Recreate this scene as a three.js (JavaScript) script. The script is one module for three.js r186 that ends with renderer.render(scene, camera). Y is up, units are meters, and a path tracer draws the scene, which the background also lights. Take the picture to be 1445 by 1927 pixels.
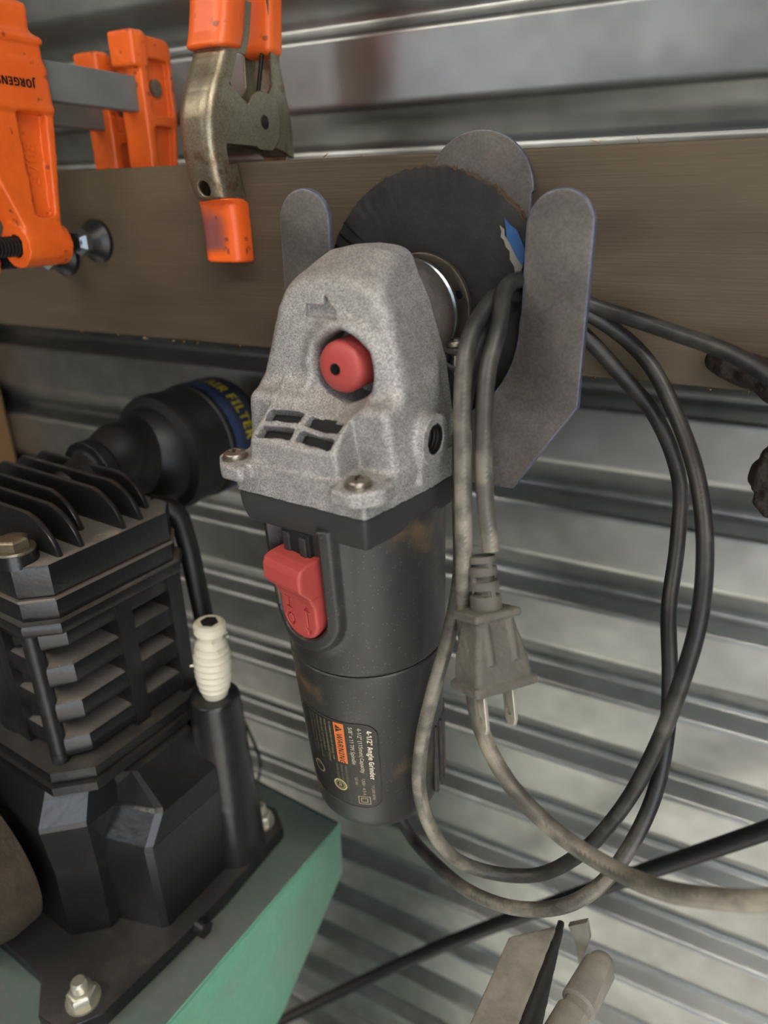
import * as THREE from 'three';
import { mergeGeometries, toCreasedNormals } from 'three/addons/utils/BufferGeometryUtils.js';
import { RoundedBoxGeometry } from 'three/addons/geometries/RoundedBoxGeometry.js';
import { RectAreaLightUniformsLib } from 'three/addons/lights/RectAreaLightUniformsLib.js';
import { FontLoader } from 'three/addons/loaders/FontLoader.js';
import { TextGeometry } from 'three/addons/geometries/TextGeometry.js';

// ------------------------------------------------------------------ camera, light, exposure
const scene = new THREE.Scene();
scene.background = new THREE.Color(1.9, 2.05, 2.25);               // bright overcast-blue sky beyond the open door
const camera = new THREE.PerspectiveCamera(71.6, 1445 / 1927, 0.02, 30);
camera.position.set(0, 1.40, 0.40);
camera.rotation.order = 'YXZ';
camera.rotation.set(-0.41226, 0.48976, -0.01724);
camera.focus = 0.295;
camera.userData.fStop = 6.3;
scene.add(camera);
const renderer = new THREE.WebGLRenderer({ antialias: true });
renderer.toneMapping = THREE.LinearToneMapping;
renderer.toneMappingExposure = 2.35;
renderer.shadowMap.enabled = true;
RectAreaLightUniformsLib.init();
// the sun on the drive and the front of the floor; it never reaches the ribbed wall
const sun = new THREE.DirectionalLight(0xfff8f0, 13);
sun.position.set(4.6, 3.6, 5.0); sun.target.position.set(0, 0, 2.2); sun.castShadow = true;
sun.shadow.mapSize.set(2048, 2048); Object.assign(sun.shadow.camera, { left: -6, right: 6, top: 6, bottom: -6, near: 0.5, far: 20 });
scene.add(sun, sun.target);
// ceiling LED fittings of the workshop: [x, z, length, width, intensity]
const LAMPS = [[0.75, 0.85, 1.2, 0.16, 8], [-0.95, 1.2, 1.2, 0.16, 7]];
const ROOM = { z: 2.7, door: [0.6, 1.55, 2.1], side: [1.45, 2.6, 2.4], win: [-1.45, -0.8, 1.55, 2.25] };    // depth; front door from x to x, height; side door from z to z, height; window from x to x, y to y
const CEIL = 2.55;

// ------------------------------------------------------------------ helpers
const V2 = (x, y) => new THREE.Vector2(x, y), V3 = (x, y, z) => new THREE.Vector3(x, y, z);
const PI = Math.PI, clamp = (v, a, b) => Math.min(b, Math.max(a, v)), lerp = (a, b, t) => a + (b - a) * t;
const sstep = (a, b, v) => { const t = clamp((v - a) / (b - a), 0, 1); return t * t * (3 - 2 * t); };
function rng(seed) { let s = seed >>> 0; return () => { s = (s + 0x6D2B79F5) >>> 0; let t = Math.imul(s ^ (s >>> 15), 1 | s); t = (t + Math.imul(t ^ (t >>> 7), 61 | t)) ^ t; return ((t ^ (t >>> 14)) >>> 0) / 4294967296; }; }
const hash = (x, y, z) => { let h = Math.imul(x | 0, 374761393) ^ Math.imul(y | 0, 668265263) ^ Math.imul(z | 0, 1274126177); h = Math.imul(h ^ (h >>> 13), 1274126177); return ((h ^ (h >>> 16)) >>> 0) / 4294967296; };
// periodic value noise (period px, py) and its sum over octaves
function vn(x, y, px, py, s) {
  const xi = Math.floor(x), yi = Math.floor(y), fx = x - xi, fy = y - yi, ux = fx * fx * (3 - 2 * fx), uy = fy * fy * (3 - 2 * fy);
  const m = (a, p) => ((a % p) + p) % p, h = (i, j) => hash(m(i, px), m(j, py), s);
  return lerp(lerp(h(xi, yi), h(xi + 1, yi), ux), lerp(h(xi, yi + 1), h(xi + 1, yi + 1), ux), uy);
}
function fbm(u, v, fx, fy, oct, s) { let a = 0.5, r = 0, n = 0; for (let o = 0; o < oct; o++) { r += a * vn(u * fx, v * fy, fx, fy, s + o * 17); n += a; a *= 0.55; fx *= 2; fy *= 2; } return r / n; }
const noise3 = (x, y, z, s = 1) => {
  const xi = Math.floor(x), yi = Math.floor(y), zi = Math.floor(z), f = t => t * t * (3 - 2 * t), ux = f(x - xi), uy = f(y - yi), uz = f(z - zi);
  const h = (a, b, c) => hash(xi + a, yi + b, zi * 7 + c * 7 + s * 101);
  return lerp(lerp(lerp(h(0, 0, 0), h(1, 0, 0), ux), lerp(h(0, 1, 0), h(1, 1, 0), ux), uy), lerp(lerp(h(0, 0, 1), h(1, 0, 1), ux), lerp(h(0, 1, 1), h(1, 1, 1), ux), uy), uz);
};
// a tiling texture: fn(u, v) -> [r, g, b] in 0..1 (sRGB for colour maps), size metres per tile
function tex(n, metres, fn, colour = true) {
  const d = new Uint8Array(n * n * 4);
  for (let j = 0; j < n; j++) for (let i = 0; i < n; i++) {
    let c = fn(i / n, j / n); if (typeof c === 'number') c = [c, c, c];
    const k = (j * n + i) * 4; d[k] = clamp(c[0], 0, 1) * 255; d[k + 1] = clamp(c[1], 0, 1) * 255; d[k + 2] = clamp(c[2], 0, 1) * 255; d[k + 3] = 255;
  }
  const t = new THREE.DataTexture(d, n, n, THREE.RGBAFormat); t.wrapS = t.wrapT = THREE.RepeatWrapping;
  t.magFilter = THREE.LinearFilter; t.minFilter = THREE.LinearMipmapLinearFilter; t.generateMipmaps = true;
  if (colour) t.colorSpace = THREE.SRGBColorSpace;
  const r = Array.isArray(metres) ? metres : [metres, metres];
  t.repeat.set(1 / r[0], 1 / r[1]); t.needsUpdate = true; return t;
}
const hex = h => [(h >> 16 & 255) / 255, (h >> 8 & 255) / 255, (h & 255) / 255];
const mixc = (a, b, t) => [lerp(a[0], b[0], t), lerp(a[1], b[1], t), lerp(a[2], b[2], t)];
const std = (o) => new THREE.MeshStandardMaterial(o);

// geometry is written in millimetres; obj() turns it into metres and gives it uv in metres
function boxUV(g0) {
  const g = g0.index ? g0.toNonIndexed() : g0, p = g.attributes.position, n = g.attributes.normal, uv = new Float32Array(p.count * 2);
  for (let i = 0; i < p.count; i += 3) {
    let a = 0, b = 0, c = 0;
    for (let k = 0; k < 3; k++) { a += n.getX(i + k); b += n.getY(i + k); c += n.getZ(i + k); }
    a = Math.abs(a); b = Math.abs(b); c = Math.abs(c);
    for (let k = 0; k < 3; k++) {
      const x = p.getX(i + k), y = p.getY(i + k), z = p.getZ(i + k);
      const q = c >= a && c >= b ? [x, y] : b >= a ? [x, z] : [z, y];
      uv[(i + k) * 2] = q[0] / 1000; uv[(i + k) * 2 + 1] = q[1] / 1000;
    }
  }
  g.setAttribute('uv', new THREE.BufferAttribute(uv, 2)); return g;
}
const taken = new Map();
function numbered(name) { const k = taken.get(name) || 0; taken.set(name, k + 1); return k ? `${name}_${String(k).padStart(3, '0')}` : name; }
function prep(g) {
  let q = g.userData.ownUV ? (g.index ? g.toNonIndexed() : g) : boxUV(g);
  for (const k of Object.keys(q.attributes)) if (!['position', 'normal', 'uv', 'color'].includes(k)) q.deleteAttribute(k);
  return q;
}
function mergeAll(geos) {
  geos = (Array.isArray(geos) ? geos : [geos]).map(prep);
  if (geos.some(g => !g.attributes.color)) for (const g of geos) g.deleteAttribute('color');
  for (const g of geos) g.clearGroups();
  return geos.length > 1 ? mergeGeometries(geos, false) : geos[0].clone();
}
function obj(name, geos, material, parent = scene, label) {
  const g = mergeAll(geos); g.scale(0.001, 0.001, 0.001);
  const m = new THREE.Mesh(g, material); m.name = parent === scene ? numbered(name) : name; m.castShadow = m.receiveShadow = true;
  if (parent !== scene) { const same = parent.children.filter(c => c.name.replace(/_\d{3}$/, '') === name).length; if (same) m.name = `${name}_${String(same).padStart(3, '0')}`; }
  if (label) m.userData.label = label;
  parent.add(m); return m;
}
function thing(name, label, category, pos = [0, 0, 0], rot = [0, 0, 0], group) {
  const o = new THREE.Group(); o.name = numbered(name); scene.add(o); o.position.set(...pos); o.rotation.order = 'YXZ'; o.rotation.set(...rot);
  o.userData = { label, category }; if (group) o.userData.group = group; return o;
}
function struct(name, geos, material) { const m = obj(name, geos, material); m.userData.kind = 'structure'; return m; }
const M4 = (pos = [0, 0, 0], rot = [0, 0, 0], order = 'XYZ') => new THREE.Matrix4().compose(V3(...pos), new THREE.Quaternion().setFromEuler(new THREE.Euler(rot[0], rot[1], rot[2], order)), V3(1, 1, 1));
const at = (g, pos, rot, order) => g.applyMatrix4(M4(pos, rot, order));
const box = (w, h, d, r = 0.8, s = 2) => new RoundedBoxGeometry(w, h, d, s, Math.min(r, w / 2.01, h / 2.01, d / 2.01));
const cyl = (r1, r2, h, n = 32) => new THREE.CylinderGeometry(r1, r2, h, n);
const pws = (x, t) => { for (let i = 1; i < t.length; i++) if (x <= t[i][0] || i === t.length - 1) { const a = t[Math.max(0, i - 2)][1], b = t[i - 1][1], c = t[i][1], d = t[Math.min(t.length - 1, i + 1)][1], u = clamp((x - t[i - 1][0]) / (t[i][0] - t[i - 1][0]), 0, 1); return 0.5 * (2 * b + (c - a) * u + (2 * a - 5 * b + 4 * c - d) * u * u + (3 * b - a - 3 * c + d) * u * u * u); } };
const lathe = (pts, n = 48) => toCreasedNormals(new THREE.LatheGeometry(pts.map(p => V2(Math.max(p[0], 1e-4), p[1])), n), 0.6);
const tube = (pts, r, seg = 64, rad = 12) => new THREE.TubeGeometry(new THREE.CatmullRomCurve3(pts.map(p => V3(...p)), false, 'centripetal'), seg, r, rad, false);
const rod = (a, b, r, n = 16, r2 = r) => { const A = V3(...a), B = V3(...b), d = B.clone().sub(A), g = cyl(r2, r, d.length(), n); g.applyQuaternion(new THREE.Quaternion().setFromUnitVectors(V3(0, 1, 0), d.clone().normalize())); const c = A.add(B).multiplyScalar(0.5); return g.translate(c.x, c.y, c.z); };
const shapeOf = (pts) => new THREE.Shape(pts.map(p => V2(...p)));
const ext = (shape, depth, bevel = 0.6, curve = 16) => toCreasedNormals(new THREE.ExtrudeGeometry(Array.isArray(shape) ? shapeOf(shape) : shape, { depth: depth - 2 * bevel, bevelEnabled: bevel > 0, bevelThickness: bevel, bevelSize: bevel, bevelOffset: -bevel, bevelSegments: 2, curveSegments: curve }).translate(0, 0, bevel), 0.5);
// extrusion of a (z, y) outline along x
const extX = (pts, x0, x1, bevel = 0.6) => ext(pts.map(([z, y]) => [-z, y]), x1 - x0, bevel).rotateY(PI / 2).translate(x0, 0, 0);
const extY = (pts, y0, y1, bevel = 0.6) => ext(pts.map(([x, z]) => [x, -z]), y1 - y0, bevel).rotateX(-PI / 2).translate(0, y0, 0);
// rings of n points joined into a closed body: ring(i) -> array of [x, y, z]
function loft(rings, crease = 0.6) {
  const pos = [], n = rings[0].length; const tri = (a, b, c) => pos.push(...a, ...b, ...c);
  for (let i = 0; i + 1 < rings.length; i++) for (let k = 0; k < n; k++) { const a = rings[i][k], b = rings[i][(k + 1) % n], c = rings[i + 1][(k + 1) % n], d = rings[i + 1][k]; tri(a, b, c); tri(a, c, d); }
  const cap = (r, up) => { const c = [0, 1, 2].map(j => r.reduce((s, p) => s + p[j], 0) / n); for (let k = 0; k < n; k++) up ? tri(c, r[k], r[(k + 1) % n]) : tri(c, r[(k + 1) % n], r[k]); };
  cap(rings[0], false); cap(rings[rings.length - 1], true);
  const g = new THREE.BufferGeometry(); g.setAttribute('position', new THREE.Float32BufferAttribute(pos, 3)); g.computeVertexNormals(); return toCreasedNormals(g, crease);
}
// ---- signed distance solids, meshed by surface nets
const smin = (a, b, k) => { const h = Math.max(k - Math.abs(a - b), 0) / k; return Math.min(a, b) - h * h * k * 0.25; };
const smax = (a, b, k) => -smin(-a, -b, k);
const sdBox = (x, y, z, hx, hy, hz, r) => { const a = Math.abs(x) - hx + r, b = Math.abs(y) - hy + r, c = Math.abs(z) - hz + r; return Math.hypot(Math.max(a, 0), Math.max(b, 0), Math.max(c, 0)) + Math.min(Math.max(a, b, c), 0) - r; };
const sdRect = (x, y, hx, hy, r) => { const a = Math.abs(x) - hx + r, b = Math.abs(y) - hy + r; return Math.hypot(Math.max(a, 0), Math.max(b, 0)) + Math.min(Math.max(a, b), 0) - r; };
const sdCap = (x, y, z, a, b, r1, r2 = r1) => { const bx = b[0] - a[0], by = b[1] - a[1], bz = b[2] - a[2], px = x - a[0], py = y - a[1], pz = z - a[2], t = clamp((px * bx + py * by + pz * bz) / (bx * bx + by * by + bz * bz), 0, 1); return Math.hypot(px - bx * t, py - by * t, pz - bz * t) - lerp(r1, r2, t); };
const pw = (x, t) => { if (x <= t[0][0]) return t[0][1]; for (let i = 1; i < t.length; i++) if (x <= t[i][0]) return lerp(t[i - 1][1], t[i][1], (x - t[i - 1][0]) / (t[i][0] - t[i - 1][0])); return t[t.length - 1][1]; };
function sdf(f, mn, mx, c) {
  const N = [0, 1, 2].map(i => Math.ceil((mx[i] - mn[i]) / c) + 1), [nx, ny, nz] = N, val = new Float32Array(nx * ny * nz);
  let q = 0; for (let k = 0; k < nz; k++) for (let j = 0; j < ny; j++) for (let i = 0; i < nx; i++) val[q++] = f(mn[0] + i * c, mn[1] + j * c, mn[2] + k * c);
  const id = (i, j, k) => (k * ny + j) * nx + i, cell = new Int32Array(nx * ny * nz).fill(-1), P = [], E = [[0, 1], [0, 2], [0, 4], [1, 3], [1, 5], [2, 3], [2, 6], [3, 7], [4, 5], [4, 6], [5, 7], [6, 7]];
  for (let k = 0; k < nz - 1; k++) for (let j = 0; j < ny - 1; j++) for (let i = 0; i < nx - 1; i++) {
    const v = []; let m = 0; for (let b = 0; b < 8; b++) { v[b] = val[id(i + (b & 1), j + (b >> 1 & 1), k + (b >> 2))]; if (v[b] < 0) m |= 1 << b; }
    if (m === 0 || m === 255) continue;
    let x = 0, y = 0, z = 0, n = 0;
    for (const [a, b] of E) if ((v[a] < 0) !== (v[b] < 0)) { const t = v[a] / (v[a] - v[b]); x += lerp(a & 1, b & 1, t); y += lerp(a >> 1 & 1, b >> 1 & 1, t); z += lerp(a >> 2, b >> 2, t); n++; }
    cell[id(i, j, k)] = P.length; P.push([mn[0] + (i + x / n) * c, mn[1] + (j + y / n) * c, mn[2] + (k + z / n) * c]);
  }
  const e = c * 0.3, G = P.map(p => {
    for (let it = 0; it < 2; it++) {
      const g = [f(p[0] + e, p[1], p[2]) - f(p[0] - e, p[1], p[2]), f(p[0], p[1] + e, p[2]) - f(p[0], p[1] - e, p[2]), f(p[0], p[1], p[2] + e) - f(p[0], p[1], p[2] - e)], l = Math.hypot(...g) || 1;
      if (it) return g.map(a => a / l);
      const d = clamp(f(...p) / Math.max(l / (2 * e), 0.5), -c * 0.4, c * 0.4); for (let a = 0; a < 3; a++) p[a] -= g[a] / l * d;
    }
  });
  const pos = [], nor = [], quad = (a, b, d, h, fl) => { if (a < 0 || b < 0 || d < 0 || h < 0) return; for (const r of fl ? [a, b, d, a, d, h] : [a, d, b, a, h, d]) { pos.push(...P[r]); nor.push(...G[r]); } };
  for (let k = 1; k < nz - 1; k++) for (let j = 1; j < ny - 1; j++) for (let i = 1; i < nx - 1; i++) {
    const s = val[id(i, j, k)] < 0;
    if (s !== (val[id(i + 1, j, k)] < 0)) quad(cell[id(i, j - 1, k - 1)], cell[id(i, j, k - 1)], cell[id(i, j, k)], cell[id(i, j - 1, k)], s);
    if (s !== (val[id(i, j + 1, k)] < 0)) quad(cell[id(i - 1, j, k - 1)], cell[id(i - 1, j, k)], cell[id(i, j, k)], cell[id(i, j, k - 1)], s);
    if (s !== (val[id(i, j, k + 1)] < 0)) quad(cell[id(i - 1, j - 1, k)], cell[id(i, j - 1, k)], cell[id(i, j, k)], cell[id(i - 1, j, k)], s);
  }
  const g = new THREE.BufferGeometry(); g.setAttribute('position', new THREE.Float32BufferAttribute(pos, 3)); g.setAttribute('normal', new THREE.Float32BufferAttribute(nor, 3)); return g;
}
// vertex colours from fn(x, y, z, nx, ny, nz) -> [r, g, b] sRGB 0..1
function paint(g0, fn) {
  const g = g0.index ? g0.toNonIndexed() : g0, p = g.attributes.position, n = g.attributes.normal, c = new Float32Array(p.count * 3), k = new THREE.Color();
  for (let i = 0; i < p.count; i++) { const v = fn(p.getX(i), p.getY(i), p.getZ(i), n.getX(i), n.getY(i), n.getZ(i)); k.setRGB(v[0], v[1], v[2], THREE.SRGBColorSpace); c[i * 3] = k.r; c[i * 3 + 1] = k.g; c[i * 3 + 2] = k.b; }
  g.setAttribute('color', new THREE.BufferAttribute(c, 3)); return g;
}

// ------------------------------------------------------------------ materials
const T = {};
T.speck = tex(512, 0.024, (u, v) => { const a = hash(u * 512, v * 512, 3), b = vn(u * 128, v * 128, 128, 128, 5), c = fbm(u, v, 6, 6, 4, 9); const s = clamp((b - 0.45) * 1.6, -0.4, 0.55) * 0.30 + (a > 0.93 ? 0.26 : a < 0.12 ? -0.14 : 0) + (c - 0.5) * 0.12; const k = 0.60 + s; return [k * 1.0, k * 0.985, k * 0.965]; });
T.speckH = tex(512, 0.024, (u, v) => 0.5 * vn(u * 128, v * 128, 128, 128, 5) + 0.3 * vn(u * 256, v * 256, 256, 256, 6) + 0.2 * hash(u * 512, v * 512, 3), false);
T.speckR = tex(256, 0.016, (u, v) => { const a = hash(u * 256, v * 256, 8); const r = a > 0.85 ? 0.28 : 0.5 + 0.2 * vn(u * 64, v * 64, 64, 64, 4); return [0, r, 0.55]; }, false);
T.plastic = tex(512, 0.12, (u, v) => { const a = fbm(u, v, 5, 5, 5, 21), b = hash(u * 512, v * 512, 2), s = sstep(0.56, 0.78, a); return mixc(mixc([0.15, 0.147, 0.142], [0.19, 0.185, 0.175], fbm(u, v, 24, 24, 3, 4)), [0.38, 0.31, 0.22], s * 0.85).map(q => q + (b > 0.996 ? 0.35 : 0)); });
T.grainH = tex(256, 0.016, (u, v) => 0.6 * vn(u * 48, v * 48, 48, 48, 12) + 0.4 * vn(u * 110, v * 110, 110, 110, 13), false);
T.wood = tex(1024, [0.62, 0.16], (u, v) => {
  const w = fbm(u, v, 2, 3, 3, 31) * 0.5, ring = 0.5 + 0.5 * Math.sin((v * 3 + w * 1.6) * 6.283), f = vn(u * 10, v * 150, 10, 150, 33), g = vn(u * 40, v * 400, 40, 400, 36), st = fbm(u, v, 5, 5, 4, 38);
  let c = mixc([0.27, 0.225, 0.165], [0.33, 0.28, 0.205], 0.4 * ring + 0.3 * f + 0.3 * g);
  c = mixc(c, [0.20, 0.155, 0.11], sstep(0.5, 0.75, st) * 0.5); c = mixc(c, [0.37, 0.33, 0.25], sstep(0.5, 0.25, st) * 0.4);
  return c;
});
T.woodH = tex(512, [0.31, 0.08], (u, v) => 0.6 * vn(u * 10, v * 200, 10, 200, 33) + 0.4 * fbm(u, v, 6, 40, 3, 34), false);
T.zinc = tex(512, 0.35, (u, v) => { const a = fbm(u, v, 6, 10, 4, 41), b = vn(u * 40, v * 40, 40, 40, 42); const k = 0.63 + (a - 0.5) * 0.16 + (b - 0.5) * 0.05; return [k * 0.985, k, k * 0.985]; });
T.zincR = tex(512, 0.5, (u, v) => [0, 0.32 + 0.16 * fbm(u, v, 5, 8, 5, 47), 1], false);
T.zincH = tex(512, 0.4, (u, v) => fbm(u, v, 4, 5, 2, 52), false);
T.scale = tex(512, 0.07, (u, v) => { const a = fbm(u, v, 5, 5, 5, 61), b = hash(u * 512, v * 512, 62), c = vn(u * 90, v * 90, 90, 90, 63); const k = 0.365 + (a - 0.5) * 0.18 + (c - 0.5) * 0.05; let r = [k * 1.03, k * 0.98, k * 0.93]; r = mixc(r, [0.46, 0.36, 0.29], sstep(0.55, 0.8, fbm(u, v, 3, 3, 4, 66)) * 0.5); return b > 0.9985 ? [0.15, 0.13, 0.12] : r; });
T.scaleR = tex(256, 0.09, (u, v) => [0, 0.42 + 0.2 * fbm(u, v, 8, 8, 4, 67), 0.55], false);
T.orange = tex(512, 0.07, (u, v) => { const a = fbm(u, v, 4, 4, 4, 71), b = fbm(u, v, 14, 14, 3, 72); let c = mixc([0.90, 0.41, 0.14], [0.83, 0.34, 0.11], a); c = mixc(c, [0.42, 0.20, 0.14], sstep(0.76, 0.84, b) * 0.6); return c; });
T.nickel = tex(512, 0.06, (u, v) => { const a = fbm(u, v, 5, 5, 5, 81), b = vn(u * 120, v * 120, 120, 120, 82); let c = mixc([0.60, 0.57, 0.50], [0.50, 0.46, 0.38], a); c = mixc(c, [0.42, 0.30, 0.19], sstep(0.6, 0.85, fbm(u, v, 9, 9, 4, 84)) * 0.6); return c.map(q => q + (b - 0.5) * 0.10); });
T.cast = tex(512, 0.10, (u, v) => { const a = fbm(u, v, 5, 5, 5, 91), b = hash(u * 512, v * 512, 92); return mixc([0.095, 0.095, 0.10], [0.20, 0.19, 0.175], sstep(0.55, 0.9, a) * 0.5).map(q => q + (b > 0.997 ? 0.2 : 0)); });
T.castH = tex(256, 0.03, (u, v) => fbm(u, v, 10, 10, 4, 95), false);
T.rubber = tex(512, 0.08, (u, v) => { const a = fbm(u, v, 8, 8, 5, 101), b = hash(u * 512, v * 512, 102); return mixc([0.25, 0.245, 0.235], [0.41, 0.40, 0.37], sstep(0.3, 0.72, a)).map(q => q + (b > 0.985 ? 0.12 : b < 0.02 ? -0.08 : 0)); });
T.green = tex(512, 0.3, (u, v) => { const a = fbm(u, v, 5, 5, 5, 111), b = vn(u * 100, v * 100, 100, 100, 112); return mixc([0.36, 0.53, 0.45], [0.43, 0.48, 0.43], sstep(0.42, 0.75, a) * 0.6).map(q => q + (b - 0.5) * 0.03); });
T.fibre = tex(512, 0.05, (u, v) => { const a = fbm(u, v, 7, 7, 5, 121), b = hash(u * 512, v * 512, 122); const k = 0.105 + (a - 0.5) * 0.10 + (b > 0.97 ? 0.06 : 0); return [k * 1.03, k, k * 0.95]; });
T.concrete = tex(512, 1.2, (u, v) => { const a = fbm(u, v, 4, 4, 6, 131); const k = 0.56 + (a - 0.5) * 0.2; return [k, k * 0.98, k * 0.95]; });
T.dust = tex(512, 0.06, (u, v) => { const a = fbm(u, v, 7, 7, 5, 141), b = hash(u * 512, v * 512, 142); return mixc([0.45, 0.43, 0.40], [0.62, 0.60, 0.55], a).map(q => q + (b > 0.98 ? 0.1 : 0)); });
const MT = {
  alu: std({ map: T.speck, bumpMap: T.speckH, bumpScale: 0.00022, roughnessMap: T.speckR, metalnessMap: T.speckR, metalness: 1, roughness: 1 }),
  plastic: std({ map: T.plastic, bumpMap: T.grainH, bumpScale: 0.00004, roughness: 0.42 }),
  rubberCollar: std({ color: 0x2d2c2b, bumpMap: T.grainH, bumpScale: 0.0001, roughness: 0.62 }),
  red: std({ color: 0xa9443f, roughness: 0.5, bumpMap: T.grainH, bumpScale: 0.00003 }),
  dark: std({ color: 0x0b0b0b, roughness: 0.8 }),
  engraved: std({ color: 0x7a201d, roughness: 0.6 }),
  screw: std({ color: 0x9a9186, metalness: 0.9, roughness: 0.33 }),
  chrome: std({ color: 0x9aa4ab, metalness: 1, roughness: 0.33 }),
  brass: std({ color: 0x6f675a, metalness: 0.85, roughness: 0.4 }),
  fibre: std({ map: T.fibre, roughness: 0.8, bumpMap: T.castH, bumpScale: 0.0003 }),
  fray: std({ color: 0x4d3d2c, roughness: 0.9 }),
  scale: std({ map: T.scale, roughnessMap: T.scaleR, metalnessMap: T.scaleR, metalness: 1, roughness: 1, vertexColors: true }),
  scalePlain: std({ map: T.scale, roughnessMap: T.scaleR, metalnessMap: T.scaleR, metalness: 1, roughness: 1 }),
  wood: std({ map: T.wood, bumpMap: T.woodH, bumpScale: 0.00015, roughness: 0.68 }),
  zinc: std({ map: T.zinc, roughnessMap: T.zincR, bumpMap: T.zincH, bumpScale: 0.00025, metalness: 1, roughness: 1 }),
  bar: std({ color: 0xc4c8c6, metalness: 0.35, roughness: 0.5, map: T.zinc }),
  orange: std({ map: T.orange, roughness: 0.32, bumpMap: T.castH, bumpScale: 0.00015 }),
  vinyl: std({ map: T.orange, vertexColors: true, roughness: 0.4 }),
  nickel: std({ map: T.nickel, metalness: 0.85, roughness: 0.4, bumpMap: T.castH, bumpScale: 0.0001 }),
  thread: std({ color: 0x1d1c1b, metalness: 0.6, roughness: 0.45 }),
  cast: std({ map: T.cast, roughness: 0.3, bumpMap: T.castH, bumpScale: 0.00014, vertexColors: true }),
  castPlain: std({ map: T.cast, roughness: 0.4, bumpMap: T.castH, bumpScale: 0.00014 }),
  blackRubber: std({ color: 0x0d0d0e, roughness: 0.5 }),
  cord: std({ map: T.rubber, roughness: 0.45, vertexColors: true }),
  plug: std({ map: T.dust, color: 0xb4b5b4, roughness: 0.7, bumpMap: T.castH, bumpScale: 0.0004 }),
  prong: std({ color: 0xd2ccba, metalness: 0.6, roughness: 0.3 }),
  green: std({ map: T.green, roughness: 0.42, bumpMap: T.grainH, bumpScale: 0.00002, vertexColors: true }),
  nut: std({ color: 0xb7b4a4, metalness: 0.75, roughness: 0.4 }),
  tape: std({ color: 0xd2cbb6, roughness: 0.5 }),
  dusty: std({ map: T.dust, roughness: 0.8, bumpMap: T.castH, bumpScale: 0.0003 }),
  dustyDark: std({ color: 0x2a2824, roughness: 0.8 }),
  rust: std({ color: 0x2a211d, metalness: 0.4, roughness: 0.65, bumpMap: T.castH, bumpScale: 0.001 }),
  concrete: std({ map: T.concrete, roughness: 0.7 }),
  board: std({ color: 0x4d4842, roughness: 0.9 }),
  ceiling: std({ color: 0x47423c, roughness: 0.9 }),
  pine: std({ color: 0x9a744c, roughness: 0.7 }),
  lampBody: std({ color: 0xdadada, roughness: 0.5 }),
  lampGlow: std({ color: 0xffffff, emissive: 0xfff8ee, emissiveIntensity: 5 }),
  print: std({ color: 0x14100d, roughness: 0.5 }),
};
const font = await new FontLoader().loadAsync('fonts/droid/droid_sans_bold.typeface.json');
const letters = (s, h, d = 0.25) => { const g = new TextGeometry(s, { font, size: h, depth: d, curveSegments: 4, bevelEnabled: false }); g.computeBoundingBox(); const b = g.boundingBox; return g.translate(-(b.min.x + b.max.x) / 2, -(b.min.y + b.max.y) / 2, 0); };

// ------------------------------------------------------------------ the setting
// corrugated metal wall: ribs along x, pitch 64.2 mm: a flat at z = 0, a short slope back, a narrow floor and a long slope out again
{
  const P = 64.24, D = 15, r = 3.2, y0 = 1400 - 0.3593 * 400, prof = [];           // y0: lower edge of one rib flat
  const corner = (a, b, c, n = 5) => { const A = V2(...a), B = V2(...b), C = V2(...c), u = A.clone().sub(B).normalize(), w = C.clone().sub(B).normalize(), p = B.clone().addScaledVector(u, r), q = B.clone().addScaledVector(w, r), o = []; for (let i = 0; i <= n; i++) { const t = i / n; o.push([(1 - t) * (1 - t) * p.x + 2 * t * (1 - t) * B.x + t * t * q.x, (1 - t) * (1 - t) * p.y + 2 * t * (1 - t) * B.y + t * t * q.y]); } return o; };
  const raw = [];
  for (let k = -20; k <= 20; k++) { const b = y0 + k * P; if (b < 0 || b + P > 2560) continue; raw.push([b, 0], [b + 0.55 * P, 0], [b + 0.64 * P, -D], [b + 0.71 * P, -D]); }
  raw.unshift([0, -D]); raw.push([2560, -D]);
  prof.push(raw[0]); for (let i = 1; i + 1 < raw.length; i++) prof.push(...corner(raw[i - 1], raw[i], raw[i + 1])); prof.push(raw[raw.length - 1]);
  const X0 = -1650, X1 = 1650, pos = [], nor = [];
  const nv = prof.map((p, i) => { const a = prof[Math.max(0, i - 1)], b = prof[Math.min(prof.length - 1, i + 1)], dy = b[0] - a[0], dz = b[1] - a[1], l = Math.hypot(dy, dz); return [0, -dz / l, dy / l]; });
  const seg = 12;
  for (let i = 0; i + 1 < prof.length; i++) for (let s = 0; s < seg; s++) {
    const xa = lerp(X0, X1, s / seg), xb = lerp(X0, X1, (s + 1) / seg), p = prof[i], q = prof[i + 1];
    for (const [x, v, n] of [[xa, p, nv[i]], [xb, p, nv[i]], [xb, q, nv[i + 1]], [xa, p, nv[i]], [xb, q, nv[i + 1]], [xa, q, nv[i + 1]]]) { pos.push(x, v[0], v[1]); nor.push(...n); }
  }
  const g = new THREE.BufferGeometry(); g.setAttribute('position', new THREE.Float32BufferAttribute(pos, 3)); g.setAttribute('normal', new THREE.Float32BufferAttribute(nor, 3));
  struct('wall_back', [g, box(3300, 2560, 60, 1).translate(0, 1280, -60)], MT.zinc).userData.label = 'galvanized metal wall with horizontal trapezoidal ribs';
}
function windowWall(a, Z) {
  const [p, q, r, s] = ROOM.win.map(v => v * 1000), w = (x0, x1, y0, y1) => box(x1 - x0, y1 - y0, 100, 1).translate((x0 + x1) / 2, (y0 + y1) / 2, Z + 50);
  return [w(-1650, p, 0, 2600), w(q, a, 0, 2600), w(p, q, 0, r), w(p, q, s, 2600)];
}
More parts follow.
